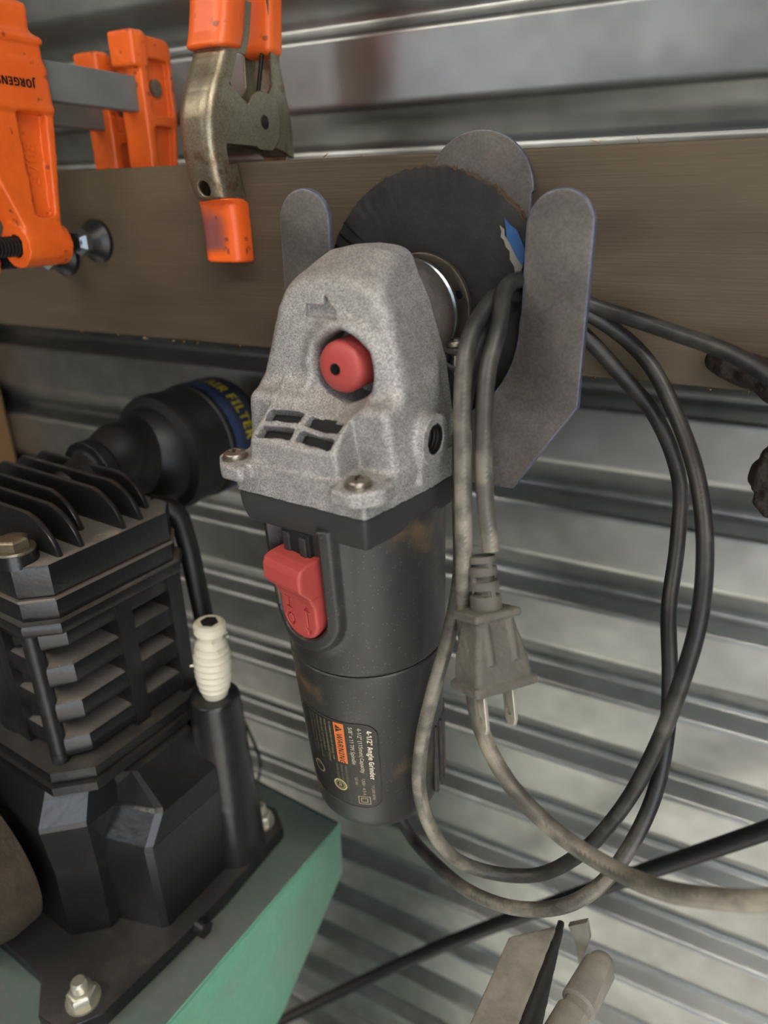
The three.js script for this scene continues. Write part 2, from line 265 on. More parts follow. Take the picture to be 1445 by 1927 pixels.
{ const [p, q, r, s] = ROOM.win.map(v => v * 1000), Z = ROOM.z * 1000, cx = (p + q) / 2, cy = (r + s) / 2;
  const f = struct('window_1', [box(q - p, 40, 60, 2).translate(cx, r + 20, Z + 50), box(q - p, 40, 60, 2).translate(cx, s - 20, Z + 50), box(40, s - r, 60, 2).translate(p + 20, cy, Z + 50), box(40, s - r, 60, 2).translate(q - 20, cy, Z + 50)], MT.board);
  const pane = new THREE.PlaneGeometry(q - p - 70, s - r - 70).translate(cx, cy, Z + 50); obj('pane', pane, new THREE.MeshPhysicalMaterial({ color: 0xffffff, transmission: 1, roughness: 0.02, thickness: 0 }), f);
}
{ const Z = ROOM.z * 1000, [a, b, h] = [ROOM.door[0] * 1000, ROOM.door[1] * 1000, ROOM.door[2] * 1000];
  struct('floor', box(3500, 100, Z + 200, 1).translate(0, -50, Z / 2), MT.concrete);
  struct('driveway', [box(9000, 100, 7000, 1).translate(0, -55, Z + 100 + 3500), box(5000, 100, Z + 2000, 1).translate(1750 + 2500, -55, (Z - 1800) / 2)], MT.concrete);
  struct('ceiling', box(3500, 100, Z + 300, 1).translate(0, CEIL * 1000 + 60, Z / 2), MT.ceiling);
  struct('wall_left', box(100, 2600, Z + 300, 1).translate(-1700, 1300, Z / 2), MT.board);
  const [c, d, k] = ROOM.side.map(v => v * 1000);
  struct('wall_right', [box(100, 2600, c + 150, 1).translate(1700, 1300, (c - 150) / 2), box(100, 2600, Z + 150 - d, 1).translate(1700, 1300, (d + Z + 150) / 2), box(100, 2600 - k, d - c, 1).translate(1700, (2600 + k) / 2, (c + d) / 2)], MT.board);
  struct('wall_front', [...windowWall(a, Z), box(1650 - b, 2600, 100, 1).translate((b + 1650) / 2, 1300, Z + 50), box(b - a, 2560 - h, 100, 1).translate((a + b) / 2, (h + 2560) / 2, Z + 50)], MT.board);
}
// ceiling fittings
for (const [i, [x, z, l, w, power]] of LAMPS.entries()) {
  const t = thing('ceiling_lamp', i ? 'long white ceiling lamp near the middle of the room' : 'long white ceiling lamp nearest the ribbed metal wall', 'ceiling lamp', [x, CEIL, z], [0, 0, 0]);
  obj('housing', box(l * 1000 + 20, 50, w * 1000 + 20, 4).translate(0, -14, 0), MT.lampBody, t);
  obj('diffuser', box(l * 1000, 8, w * 1000, 2).translate(0, -42, 0), MT.lampGlow, t);
  const L = new THREE.RectAreaLight(0xfff4e6, power, l, w); L.position.set(0, -0.05, 0); L.rotation.x = -PI / 2; t.add(L);
}
// wooden post in the corner of the picture, and the board on the wall
{
  const t = thing('wooden_post', 'upright light brown wooden post against the ribbed wall behind the compressor', 'post', [-0.642, 0, 0]);
  obj('post', box(76, 2500, 38, 1.5).rotateY(0).translate(0, 1250, 20), MT.pine, t);
}
{
  const t = thing('wooden_board', 'weathered brown wooden board fixed lengthwise along the ribbed metal wall', 'board', [-0.1, 1.3741, 0.0733]);
  const r = rng(5), g = box(2600, 89, 38, 1.2);
  obj('plank', g, MT.wood, t);
  for (const x of [-1100, 900]) obj('spacer', box(90, 89, 56, 1).translate(x, 0, -46), MT.pine, t);
  // splinters along the edges
  const sp = []; for (let i = 0; i < 40; i++) { const up = r() < 0.4, x = -420 + r() * 700, l = 1.5 + r() * 3; sp.push(at(cyl(0.05, 0.35, l, 5), [x, up ? 44.5 + l * 0.3 : -44.5 - l * 0.2, 18.5], [0.6 + r(), 0, (r() - 0.5) * 2.4 + (up ? 0 : PI)])); }
  const s = obj('splinter', sp, MT.pine, t); s.userData.kind = 'stuff';
}

// ------------------------------------------------------------------ bracket on the board
{
  const t = thing('tool_bracket', 'dark mill-scale steel bracket with two upright rounded arms holding the grinder', 'bracket', [-0.1238, 1.2865, 0.0923]);
  const arc = (cx, cy, r, a0, a1, n = 14) => Array.from({ length: n + 1 }, (_, i) => { const a = lerp(a0, a1, i / n); return [cx + r * Math.cos(a), cy + r * Math.sin(a)]; });
  // fork plate outline, centre line x = 0, y from the tool's base at 1290 mm
  const o = [[-41, 3], [41, 3], [64, 39], [64, 100], ...arc(52, 101.5, 12, 0, PI), [40, 72], ...arc(0, 66, 39.5, 0.06, -PI - 0.06, 28), [-40, 72], ...arc(-52, 103.5, 12, 0, PI), [-64, 39]];
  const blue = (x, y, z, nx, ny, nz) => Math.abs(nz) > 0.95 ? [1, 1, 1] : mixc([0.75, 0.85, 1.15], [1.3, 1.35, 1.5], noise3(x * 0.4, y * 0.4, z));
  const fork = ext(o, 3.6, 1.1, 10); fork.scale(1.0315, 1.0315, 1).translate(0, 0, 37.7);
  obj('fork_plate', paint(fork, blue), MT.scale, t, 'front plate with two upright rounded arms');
  const back = [[-23, -6], [23, -6], [23, 112], ...arc(0, 112, 24, 0.05, PI - 0.05, 24), [-23, 112]];
  obj('back_plate', paint(ext(back, 3, 0.5).translate(8, 3.5, 0.2), blue), MT.scale, t, 'round-topped plate screwed to the board');
  obj('cross_tube', paint(box(82, 16, 36, 2).translate(0, 10, 20.5), () => [0.7, 0.66, 0.64]), MT.scale, t);
}

// ------------------------------------------------------------------ the angle grinder; z runs along the spindle towards the room
const grinder = thing('angle_grinder', 'dirty black angle grinder with speckled grey head and red switch hanging in the bracket', 'angle grinder', [-0.1258, 1.3603, 0.12], [0.0698, -0.08727, 0]);
{
  const t = grinder, CX = -5;
  const hw = [[-44, 35], [-13, 31], [9, 24.5], [19, 19.5], [30, 15.5]], zf = [[-42, 71], [-18, 68.5], [10, 64], [19, 62], [30, 57]];
  // engraved direction arrow: a bar with half a head
  const arrowIn = (x, y) => Math.min(Math.max(-x - 14.6, x + 6.6, y - 11.4, 7.2 - y), Math.max(-x - 6.7, 7.2 - y, (x - 0.6 + (y - 7.2) * 0.97) * 0.72));
  // plan of the flange: widest behind the middle, drawn in towards the two front corners
  const flange = (X, z, inset) => { const a = Math.abs(X); return smax(smax((a - 29.5 - (91.5 - z) * 0.22) * 0.976, a - 38.5, 4), Math.max(z - 91.5, smax(19 - z, (a - z + 55 - 66) * 0.707, 4)), 1.6) + inset; };
  const head = (x, y, z) => {
    const X = x - CX, ax = Math.abs(X), zfr = pw(y, zf);
    let d = smax(smax((ax - pw(y, hw) + Math.max(0, 58 - z) * 0.10) * 0.96, (z - zfr) * 0.98, 6), Math.max(28 - z, -y - 45), 2.5);
    d = smax(d, (y - (28 - 0.38 * Math.max(0, z - 42) - X * X * 0.008)) * 0.93, 3.5);
    // shoulder below the button
    const sh = smax(smax(ax - lerp(31, 34, clamp((-18 - y) / 24, 0, 1)), z - 77, 4), smax(y + 18.5 - (z - 70) * -0.12, Math.max(40 - z, -y - 45), 1.5), 4);
    d = smin(d, sh, 5);
    // vent hood
    const vx = x + 6.5, sl = (z - 78) * 0.64 + (y + 22.5) * 0.768;
    const hood = smax(smax(Math.abs(vx) - lerp(18, 20.5, clamp((-22 - y) / 20, 0, 1)), z - 90.5 - vx * vx * -0.002, 2), smax(sl - 0.6 + vx * vx * 0.0018, Math.max(-y - 45, 50 - z), 0.6), 1.1);
    d = smin(d, hood, 1.1);
    // flange and its screw ears
    const fl = flange(X, z, 0);
    d = smin(d, Math.max(fl, Math.abs(y + 47.5) - 6), 2.2);
    for (const ex of [-29, 27]) { let e = sdBox(X - ex * 1.02, y + 44.5, z - 89, 9, 3.2, 8, 2); e = smax(e, ((ex < 0 ? -1 : 1) * (X - ex) + (z - 89) - 9.5) * 0.707, 1.5); d = smin(d, e, 1.5); }
    // boss for the side handle
    const hr = Math.hypot(y + 34.5, z - 57);
    d = smin(d, Math.max(hr - 9.2, Math.abs(x - 26) - 7.5), 3);
    d = smin(d, sdBox(x - 26, y + 42, z - 57, 6, 8, 8.6, 1), 2);
    // pocket round the button, arrow, vents, threaded hole
    const pr = Math.hypot(x - 2.2, y + 9.4), hexp = Math.max(Math.abs(x - 2.2), Math.abs((x - 2.2) * 0.5 + (y + 9.4) * 0.866), Math.abs((x - 2.2) * 0.5 - (y + 9.4) * 0.866));
    d = smin(d, smax(pr - 17, Math.abs(z - 62) - 6.2, 4), 3.5);
    d = smax(d, -Math.max(lerp(pr, hexp * 1.06, 0.4) - 13.0 - Math.max(0, z - 66) * 0.35, 50 - z), 1.6);
    if (y > 5 && y < 16 && z > 50) { const dz = z - zfr; d = smax(d, -Math.max(arrowIn(x, y), -dz - 2.3), 0.2); }
    const s = (z - 78) * 0.768 - (y + 22.5) * 0.64;
    if (z > 60) for (const cx of [-8.9, 8.6]) for (const cs of [3.4, 10.4]) d = Math.max(d, -Math.max(sdRect(vx - cx, s - cs - 0.2 - vx * vx * 0.004, 7.7, 2.4, 1.0), -sl - 6));
    const th = 5.7;
    if (x > 18) d = Math.max(d, -Math.max(hr - th, 20 - x));
    return d + (noise3(x * 0.35, y * 0.35, z * 0.35) - 0.5) * 0.25;
  };
  obj('gear_head', sdf(head, [-52, -56, 20], [42, 32, 100], 0.7), MT.alu, t, 'speckled grey cast metal gear head');
  obj('vent_cavity', at(box(33.5, 13.5, 1.6, 0.6), [-6.5, -22.5 - 0.64 * 7 - 0.768 * 4.4, 78 + 0.768 * 7 - 0.64 * 4.4], [-0.876, 0, 0]), MT.dark, t);
  obj('handle_hole', [lathe(Array.from({ length: 45 }, (_, i) => [5.15 + 0.35 * Math.sin(i * 1.15), 20 + i * 0.3]), 32).rotateZ(-PI / 2).translate(0, -34.5, 57), cyl(5, 5, 0.6, 24).rotateZ(PI / 2).translate(22, -34.5, 57)], MT.thread, t, 'dark threaded hole for the side handle');
  // spindle lock button and its pin
  const btn = obj('lock_button', lathe([[0, 12.6], [4, 12.6], [7.6, 12.1], [8.9, 11], [9.5, 9.4], [9.6, -6], [0, -6]]).rotateX(PI / 2).translate(0.6, -9.4, 55.6), MT.red, t, 'round red spindle lock button');
  obj('pin', [lathe([[0, 0.7], [1.2, 0.6], [1.3, 0.2], [2, 0.5], [2.1, 0], [0, -1]], 20).rotateX(PI / 2).translate(-0.3, -9.6, 68.2)], MT.thread, btn);
  // pan head screws with a cross recess
  const sg = sdf((x, y, z) => { let d = smax(Math.hypot(x, y + 6, z) - 8.9, -y - 0.2, 0.6); d = smax(d, Math.hypot(x, z) - 4.3, 0.6); const c = Math.min(sdRect(x, z, 2.3, 0.55, 0.1), sdRect(x, z, 0.55, 2.3, 0.1)); return Math.max(d, -Math.max(c, 0.9 - y)); }, [-5, -0.8, -5], [5, 3.6, 5], 0.22);
  for (const [x, z] of [[-34.5, 89.5], [21.5, 89.5]]) obj('screw', [sg.clone().rotateY(x * 0.3).translate(x, -41, z), lathe([[0, 0.8], [5, 0.8], [5, 0], [0, 0]], 24).translate(x, -41.6, z)], MT.screw, t);
  // front bearing plate, chrome ring, guard clamp
  obj('bearing_plate', [lathe([[0, 30], [21.5, 30], [22.5, 27], [22, 20], [20, 17], [0, 17]]).rotateX(PI / 2).translate(0, 0, 0)], MT.scalePlain, t);
  obj('chrome_ring', lathe([[17, 17.5], [20, 17.3], [21, 16.2], [21, 14.4], [20, 13.4], [16, 13.2]]).rotateX(PI / 2), MT.chrome, t);
  const lug = obj('guard_clamp', [box(14, 3.2, 7, 1).rotateZ(-0.15).translate(21.5, -11.6, 21), box(10, 2.4, 7, 1).rotateZ(-0.35).translate(20, -18, 20), box(6, 10, 7, 1).translate(17, -14, 20)], MT.scalePlain, t);
  obj('clamp_screw', [sg.clone().scale(0.95, 0.95, 0.95).rotateZ(0.1).translate(22.5, -10.2, 21), cyl(1.8, 1.8, 12, 12).translate(22.5, -15.6, 21)], MT.screw, lug);
  obj('spindle', lathe([[0, 24], [8, 24], [8, 9], [0, 9]]).rotateX(PI / 2), MT.thread, t);
  // backing flange with pin holes
  { const s = new THREE.Shape(); s.absarc(0, 0, 21.5, 0, 2 * PI); for (let i = 0; i < 4; i++) { const a = 0.33 + i * PI / 2, h = new THREE.Path(); h.absarc(17.2 * Math.cos(a), 17.2 * Math.sin(a), 1.8, 0, 2 * PI, true); s.holes.push(h); }
    obj('backing_flange', [ext(s, 2.6, 0.5, 32).translate(0, 0, 4), lathe([[0, 9], [11, 9], [12.5, 6.3], [0, 6.3]]).rotateX(PI / 2)], MT.brass, t, 'brownish metal flange with pin holes'); }
  // worn abrasive disc with a frayed rim
  { const R = 52.7, r = rng(77), pos = [], nA = 240, rad = [8, 16, 24, 32, 38, 43, 47, 50, 51.5, 1];
    const zed = (ri, a) => { const q = rad[ri]; if (ri === 9) return 0; const flap = ((a / (2 * PI) * 56) % 1); return 1.2 - (q < 24 ? (24 - q) * 0.06 : 0) + sstep(2.2, 2.9, a) * sstep(4.0, 3.4, a) * sstep(34, 46, q) * (flap - 0.5) * 0.9 + sstep(30, 50, q) * (flap * 0.35 - 0.17) + (hash(ri, a * 400, 7) - 0.5) * 0.12 - sstep(48, 52, q) * 0.8; };
    const rim = Array.from({ length: nA }, (_, i) => R - 0.4 - r() * r() * 2.6), pt = (ri, i) => { const a = (i % nA) / nA * 2 * PI, q = ri === 9 ? rim[i % nA] : rad[ri]; return [q * Math.cos(a), q * Math.sin(a), ri === 9 ? -0.3 : zed(ri, a)]; };
    for (let ri = 0; ri < 9; ri++) for (let i = 0; i < nA; i++) { const a = pt(ri, i), b = pt(ri + 1, i), c = pt(ri + 1, i + 1), d = pt(ri, i + 1); pos.push(...a, ...b, ...c, ...a, ...c, ...d); }
    const g = new THREE.BufferGeometry(); g.setAttribute('position', new THREE.Float32BufferAttribute(pos, 3)); g.computeVertexNormals();
    const disc = obj('abrasive_disc', [toCreasedNormals(g, 0.35), lathe([[0, -3.6], [50, -3.6], [51, -2], [51.4, -0.3], [49, 0.2], [0, 0.2]].reverse(), 96).rotateX(PI / 2)], MT.fibre, t, 'worn dark abrasive disc with a frayed rim');
    // layers of backing that stick out behind the face, and loose fibres
    const teeth = [], fib = [];
    for (let L = 0; L < 3; L++) { const s = new THREE.Shape(), n = 220; for (let i = 0; i <= n; i++) { const a = i / n * 2 * PI, q = R - 0.5 - L * 0.2 + (r() - 0.5) * 1.5; s[i ? 'lineTo' : 'moveTo'](q * Math.cos(a), q * Math.sin(a)); } const h = new THREE.Path(); h.absarc(0, 0, 44, 0, 2 * PI, true); s.holes.push(h); teeth.push(new THREE.ExtrudeGeometry(s, { depth: 0.7, bevelEnabled: false, curveSegments: 60 }).translate(0, 0, -1.6 - L * 1.5)); }
    obj('backing_layer', teeth, MT.fray, disc);
    for (let i = 0; i < 420; i++) { const a = r() * 2 * PI, l = 0.6 + r() * r() * 3.4, q = R - 0.8 + l * 0.3; fib.push(at(cyl(0.03, 0.16, l, 4), [q * Math.cos(a), q * Math.sin(a), -0.5 - r() * 4], [(r() - 0.5) * 1.2, 0, a - PI / 2 + (r() - 0.5) * 1.4])); }
    obj('loose_fibre', fib, MT.fray, disc).userData.kind = 'stuff';
    const flat = (p, z) => ext(p, 0.3, 0).translate(0, 0, z);
    obj('label_scrap', flat([[33.5, 33.5], [35.5, 31.5], [38.5, 29.5], [43, 21], [41, 17], [38.6, 20.2], [36, 24.8], [34.6, 26.5], [34.2, 30]], 1.6), std({ color: 0x244a78, roughness: 0.5 }), disc, 'torn blue scrap of the disc label');
    obj('torn_paper', flat([[31.5, 31], [32.3, 28.8], [32, 27], [33.4, 25.8], [34.2, 23.4], [35.8, 22], [36, 19], [37.8, 16.5], [38.6, 12.5], [40.2, 13.5], [41.5, 17.5], [38.4, 21], [36.4, 24.6], [34.8, 26.2], [33.6, 27.4], [33.4, 29.6]], 1.35), std({ color: 0x77736c, roughness: 0.9 }), disc);
  }
  // black collar under the gear head
  obj('collar', sdf((x, y, z) => { const X = x - CX, k = clamp((-57 - y) / 12, 0, 1); let d = flange(X, z, 0.5 + 2.6 * k * k); return smax(d, Math.max(y + 53, -y - 68), 2.5); }, [-46, -71, 12], [38, -50, 98], 0.9), MT.rubberCollar, t);
  // motor housing with the raised frame of the switch
  const SA = -0.155;                                                    // where round the body the switch sits
  const R1 = y => 36 - (-60 - y) * 0.016;
  obj('motor_housing', sdf((x, y, z) => {
    const X = x - CX, Z = z - 55, rho = Math.hypot(X, Z), a = Math.atan2(X, Z) - SA, u = Math.atan2(Math.sin(a), Math.cos(a)) * 35, s = sdRect(u, y + 84, 15.2, 32, 14);
    let r = R1(y); if (Math.abs(u) < 30) r += 2.4 * sstep(5.5, 1.5, s) * sstep(-3.4, -1.6, s) - 3.2 * sstep(-1.6, -3.2, s) + 0.7 * sstep(9, 3, s);
    return smax((rho - r) * 0.8, Math.max(y + 62, -y - 131), 1.2);
  }, [-46, -134, 14], [36, -60, 98], 0.85), MT.plastic, t);
  const ring = (y, r, n = 72) => Array.from({ length: n }, (_, i) => { const a = i / n * 2 * PI; return [CX + r * Math.sin(a), y, 55 + r * Math.cos(a)]; });
  obj('seam_groove', loft([ring(-133, 33.6), ring(-130, 33.6)]), MT.dark, t);
  const rear = obj('rear_cover', loft([[-226.5, 10], [-226.5, 25], [-225.5, 28.3], [-222.5, 30.4], [-218, 31.0], [-190, 32.4], [-150, 34.1], [-134, 34.7], [-132.4, 34.5], [-131.8, 33.9]].map(([y, r]) => ring(y, r)), 0.5), MT.plastic, t);
  // cooling ribs on the right flank of the rear cover
  for (let i = 0; i < 5; i++) { const a = 1.62 + i * 0.15; obj('cooling_rib', at(box(2.2, 42, 2.6, 1), [CX + 32.6 * Math.sin(a), -197, 55 + 32.6 * Math.cos(a)], [-0.0, a, 0]), MT.plastic, rear); }
  // red slide switch: thumb step, ribbed ramp, flat tongue with engraved marks
  const prof = [[-126, 3.0], [-97, 3.2], [-92, 5.2], [-89, 7.4], [-87.2, 9.2], [-85.5, 9.8], [-80, 9.6], [-77.5, 8.4], [-76.6, 6]];
  const marks = (u, v) => { const st = (a, b, c, d) => Math.max(Math.abs(u - (a + c) / 2) - Math.abs(c - a) / 2, Math.abs(v - (b + d) / 2) - Math.abs(d - b) / 2); let d = Math.min(st(-5.6, -96.2, -5.0, -101.6), st(-7.0, -96.0, -3.6, -96.6), st(-7.0, -101.2, -3.6, -101.8)); d = Math.min(d, Math.abs(Math.hypot((u + 5.3) * 1.25, v + 107.2) - 2.5) - 0.4);
    d = Math.min(d, st(4.7, -100, 5.3, -108)); for (const sgn of [1, -1]) { const vv = (v + 104) * sgn; d = Math.min(d, Math.max(vv - 7.2, Math.abs(u - 5) - (7.2 - vv) * 0.55, 4.2 - vv)); } return d; };
  const sw = sdf((x, y, z) => { const top = pw(y, prof), rib = y < -87.5 && y > -94.5 ? 0.22 * Math.sin(y * 6.2) : 0; const taper = y > -92 ? 10.6 : 10.4;
    let d = smax((z - top - rib) * 0.75, sdRect(x, y + 95.5, taper, 19.2, y < -95 ? 10.2 : 1.2), 1.6); d = Math.max(d, -6 - z); if (y < -95) d = Math.max(d, -Math.max(marks(x, y) - 0.12, top - 1.0 - z)); return d; }, [-13, -117, -6.5], [13, -74, 13], 0.42);
  const sg0 = obj('slide_switch', at(sw, [CX + 34.2 * Math.sin(SA), 0, 55 + 34.2 * Math.cos(SA)], [0, SA, 0]), MT.red, t, 'red slide switch with engraved marks');
  obj('switch_slot', at(box(15, 12, 6, 0.6), [CX + 31.5 * Math.sin(SA), -73, 55 + 31.5 * Math.cos(SA)], [0, SA, 0]), MT.dark, t);
  obj('slot_rail', [-4.5, 4.5].map(u => at(box(3.4, 9, 2, 0.4).translate(u, 0, 0), [CX + 34.4 * Math.sin(SA), -73, 55 + 34.4 * Math.cos(SA)], [0, SA, 0])), MT.rubberCollar, t);
  // rating label wrapped round the rear cover
  { const cv = document.createElement('canvas'); cv.width = 1024; cv.height = 820; const c = cv.getContext('2d');
    c.fillStyle = '#1b1a18'; c.fillRect(0, 0, 1024, 820);
    const r = rng(9); for (let i = 0; i < 900; i++) { c.fillStyle = `rgba(${120 + r() * 40},${105 + r() * 30},${75},${0.03 + r() * 0.05})`; c.fillRect(r() * 1024, r() * 820, 20 + r() * 90, 4 + r() * 12); }
    const txt = (s, x, y, px, col, b = '') => { c.font = `${b} ${px}px sans-serif`; c.fillStyle = col; c.fillText(s, x, y); };
    txt('4-1/2" Angle Grinder', 66, 92, 60, '#d8cfb4', 'bold'); txt('4-1/2" (115mm) Capacity', 40, 168, 48, '#c9bf9f'); txt('5/8" x 11 TPI Spindle', 36, 242, 48, '#c9bf9f');
    txt('11,000 RPM', 726, 88, 36, '#aa9a72'); txt('120V~', 640, 172, 40, '#aa9a72'); txt('4.5 A', 768, 172, 40, '#aa9a72'); txt('60 Hz', 640, 236, 40, '#97885f');
    c.fillStyle = '#c9692a'; c.fillRect(18, 282, 470, 96); c.fillStyle = '#1d1714'; c.beginPath(); c.moveTo(40, 362); c.lineTo(82, 296); c.lineTo(124, 362); c.fill(); c.fillStyle = '#c9692a'; c.fillRect(77, 318, 10, 24); c.fillRect(77, 348, 10, 8); txt('WARNING', 142, 358, 74, '#1d1714', 'bold');
    const words = ['To reduce the risk of injury, user', 'must read and understand manual.', 'Always wear eye protection.', 'Use guard with wheels. Keep hands', 'clear. Do not use damaged discs.', 'Let disc stop before setting down.'];
    words.forEach((w, i) => txt(w, 26, 428 + i * 46, 32, `rgba(175,160,120,${0.8 - i * 0.08})`));
    for (let i = 0; i < 3; i++) txt('double insulated tool', 520, 318 + i * 44, 30, 'rgba(165,148,105,0.6)');
    c.strokeStyle = '#b3a67a'; c.lineWidth = 15; c.beginPath(); c.arc(790, 392, 62, 0, 7); c.stroke(); c.lineWidth = 5; c.beginPath(); c.arc(790, 392, 42, 0, 7); c.stroke(); txt('CE', 764, 406, 40, '#b3a67a', 'bold');
    c.strokeStyle = 'rgba(150,138,98,0.8)'; c.lineWidth = 14; c.beginPath(); c.arc(700, 640, 62, 0, 7); c.stroke(); txt('c', 660, 660, 56, 'rgba(150,138,98,.8)'); c.lineWidth = 6; c.strokeStyle = '#a3966c'; c.strokeRect(880, 110, 96, 110); c.strokeRect(904, 136, 48, 58);
    txt('Keep dry. Unplug before changing discs.', 60, 770, 30, 'rgba(165,150,110,0.6)');
    const map = new THREE.CanvasTexture(cv); map.colorSpace = THREE.SRGBColorSpace; map.anisotropy = 8;
    const A0 = -0.60, A1 = 0.66, Y0 = -157, Y1 = -209.5, nx = 40, ny = 40, pos = [], uv = [], nor = [], rr = 7;
    const edge = y => { const e = Math.min(Y0 - y, y - Y1); return e < rr ? rr - Math.sqrt(Math.max(0, rr * rr - (rr - e) * (rr - e))) : 0; };
    const P = (i, j) => { const y = lerp(Y0, Y1, j / ny), R = 0.22 + pw(y, [[-218, 31], [-190, 32.4], [-150, 34.1]]), q = edge(y) / R, a = lerp(A0 + q, A1 - q, i / nx); return { p: [CX + R * Math.sin(a), y, 55 + R * Math.cos(a)], n: [Math.sin(a), 0.03, Math.cos(a)], t: [(Y0 - y) / (Y0 - Y1), (a - A0) / (A1 - A0)] }; };
    for (let j = 0; j < ny; j++) for (let i = 0; i < nx; i++) for (const [a, b] of [[i, j], [i, j + 1], [i + 1, j + 1], [i, j], [i + 1, j + 1], [i + 1, j]]) { const k = P(a, b); pos.push(...k.p); nor.push(...k.n); uv.push(...k.t); }
    const g = new THREE.BufferGeometry(); g.setAttribute('position', new THREE.Float32BufferAttribute(pos, 3)); g.setAttribute('normal', new THREE.Float32BufferAttribute(nor, 3)); g.setAttribute('uv', new THREE.Float32BufferAttribute(uv, 2)); g.userData.ownUV = true;
    const rim = []; for (let k = 0; k <= 160; k++) { const s = k / 160 * 4, e = Math.floor(s) % 4, f = s - Math.floor(s); const ij = e === 0 ? [nx * f, 0] : e === 1 ? [nx, ny * f] : e === 2 ? [nx * (1 - f), ny] : [0, ny * (1 - f)]; rim.push(P(...ij).p); }
    const lab = obj('rating_label', g, std({ map, roughness: 0.45 }), rear, 'dark rating label with orange warning bar');
    obj('label_rim', tube(rim, 0.28, 320, 6), MT.plastic, lab);
  }
}
{
  // power cord: leaves the grinder's foot, loops twice over the bracket and ends in the plug; points in world millimetres
  grinder.updateMatrixWorld(true);
  const inv = grinder.matrixWorld.clone().invert(), W = g => { g.scale(0.001, 0.001, 0.001); g.applyMatrix4(inv); g.scale(1000, 1000, 1000); return g; };
  const cordA = [[-131, 1117, 153], [-127, 1103, 151], [-117, 1095, 155], [-100, 1097, 165], [-77, 1105, 178], [-54, 1112, 182], [-33, 1126, 182], [-21, 1138, 176], [-12, 1158, 168], [-7, 1179, 157], [-7, 1201, 146], [-10, 1222, 137], [-15, 1245, 126], [-17, 1268, 109], [-21, 1291, 97], [-34, 1318, 99], [-49, 1333, 99], [-62, 1346, 101]];
  const overA = [[-74, 1356, 104], [-84, 1361, 115]];
  const cordB = [[-91, 1362, 130], [-91, 1356, 147], [-93, 1344, 155], [-93, 1326, 163], [-90, 1295, 170], [-88, 1267, 173], [-91, 1243, 174], [-96, 1215, 178], [-100, 1188, 181], [-100, 1164, 184], [-95, 1144, 184], [-85, 1125, 180], [-68, 1113, 170], [-49, 1117, 165], [-32, 1138, 164], [-19, 1166, 161], [-10, 1201, 161], [-5, 1235, 161], [-3, 1262, 155], [-6, 1285, 142], [-13, 1304, 127], [-24, 1321, 112], [-37, 1338, 103], [-47, 1347, 101]];
  const overB = [[-64, 1358, 105], [-78, 1364, 117]];
  const cordC = [[-90, 1367, 132], [-90, 1364, 152], [-91, 1354, 165], [-89, 1336, 174], [-85, 1311, 181], [-82, 1285, 186], [-81, 1256, 185], [-77, 1232, 187], [-69, 1214, 194], [-54, 1202, 203], [-34, 1195, 210], [-14, 1197, 218], [2, 1205, 226], [16, 1213, 229], [29, 1220, 229], [46, 1229, 219], [55, 1258, 194], [49, 1289, 157], [30, 1322, 134], [-2, 1345, 118], [-35, 1354, 107]];
  const overC = [[-65, 1362, 106], [-80, 1371, 120]];
  const cordD = [[-86, 1371, 140], [-83, 1358, 157], [-83, 1345, 166], [-81, 1328, 173], [-77, 1305, 180], [-72.5, 1286, 184]];
  const all = [...cordA, ...overA, ...cordB, ...overB, ...cordC, ...overC, ...cordD];
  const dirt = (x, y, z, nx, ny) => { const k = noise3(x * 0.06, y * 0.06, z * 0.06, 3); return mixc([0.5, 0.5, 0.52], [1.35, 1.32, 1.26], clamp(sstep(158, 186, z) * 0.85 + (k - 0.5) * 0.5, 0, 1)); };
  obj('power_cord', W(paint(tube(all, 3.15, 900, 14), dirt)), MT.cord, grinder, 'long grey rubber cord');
  obj('strain_relief', [W(rod([-132, 1134, 156], [-129, 1109, 151], 6, 20, 4.6)), W(lathe([[0, 2.4], [4.8, 2.4], [5.6, 1.2], [5.6, -1.2], [4.8, -2.4], [0, -2.4]], 24).rotateZ(0.25).translate(-129, 1108, 151))], MT.rubberCollar, grinder);
  // two-prong plug, its x axis across the blades and y up the cord
  const ex = V3(23, 2, -14).normalize(), ey = V3(-5.5, 27, -8), ez = new THREE.Vector3().crossVectors(ex, ey).normalize(); ey.crossVectors(ez, ex).normalize();
  { const a = ex.clone(), b = ez.clone(); ex.copy(a).multiplyScalar(Math.cos(0.45)).addScaledVector(b, -Math.sin(0.45)); ez.copy(b).multiplyScalar(Math.cos(0.45)).addScaledVector(a, Math.sin(0.45)); }
  const pm = new THREE.Matrix4().makeBasis(ex, ey, ez).setPosition(-65, 1238.5, 195.5), PW = g => W(g.applyMatrix4(pm));
  const body = sdf((x, y, z) => {
    const hx = pw(y, [[1, 12.4], [10, 11.4], [20, 9.0], [27, 7.6]]), hz = pw(y, [[1, 8.2], [12, 7.6], [27, 5.6]]);
    let d = smax(smax(Math.abs(x) - hx, Math.abs(z) - hz, 2.4), Math.max(y - 27, -y), 1);
    d = smin(d, sdBox(x, y - 1.2, z, 13.6, 1.9, 9, 1.4), 0.8); d = smin(d, sdBox(x, y - 26.5, z, 10, 1.6, 7.6, 1.2), 0.8);
    for (const s of [-1, 1]) d = smin(d, Math.max(Math.hypot(x - s * 5.2, z - hz + 0.2) - 1.1, Math.abs(y - 18) - 8), 1.2);
    return d + (noise3(x * 0.8, y * 0.8, z * 0.8) - 0.5) * 0.22;
  }, [-15, -2, -11], [15, 30, 11], 0.55);
  const plug = obj('plug', PW(body), MT.plug, grinder, 'grey moulded two-prong plug');
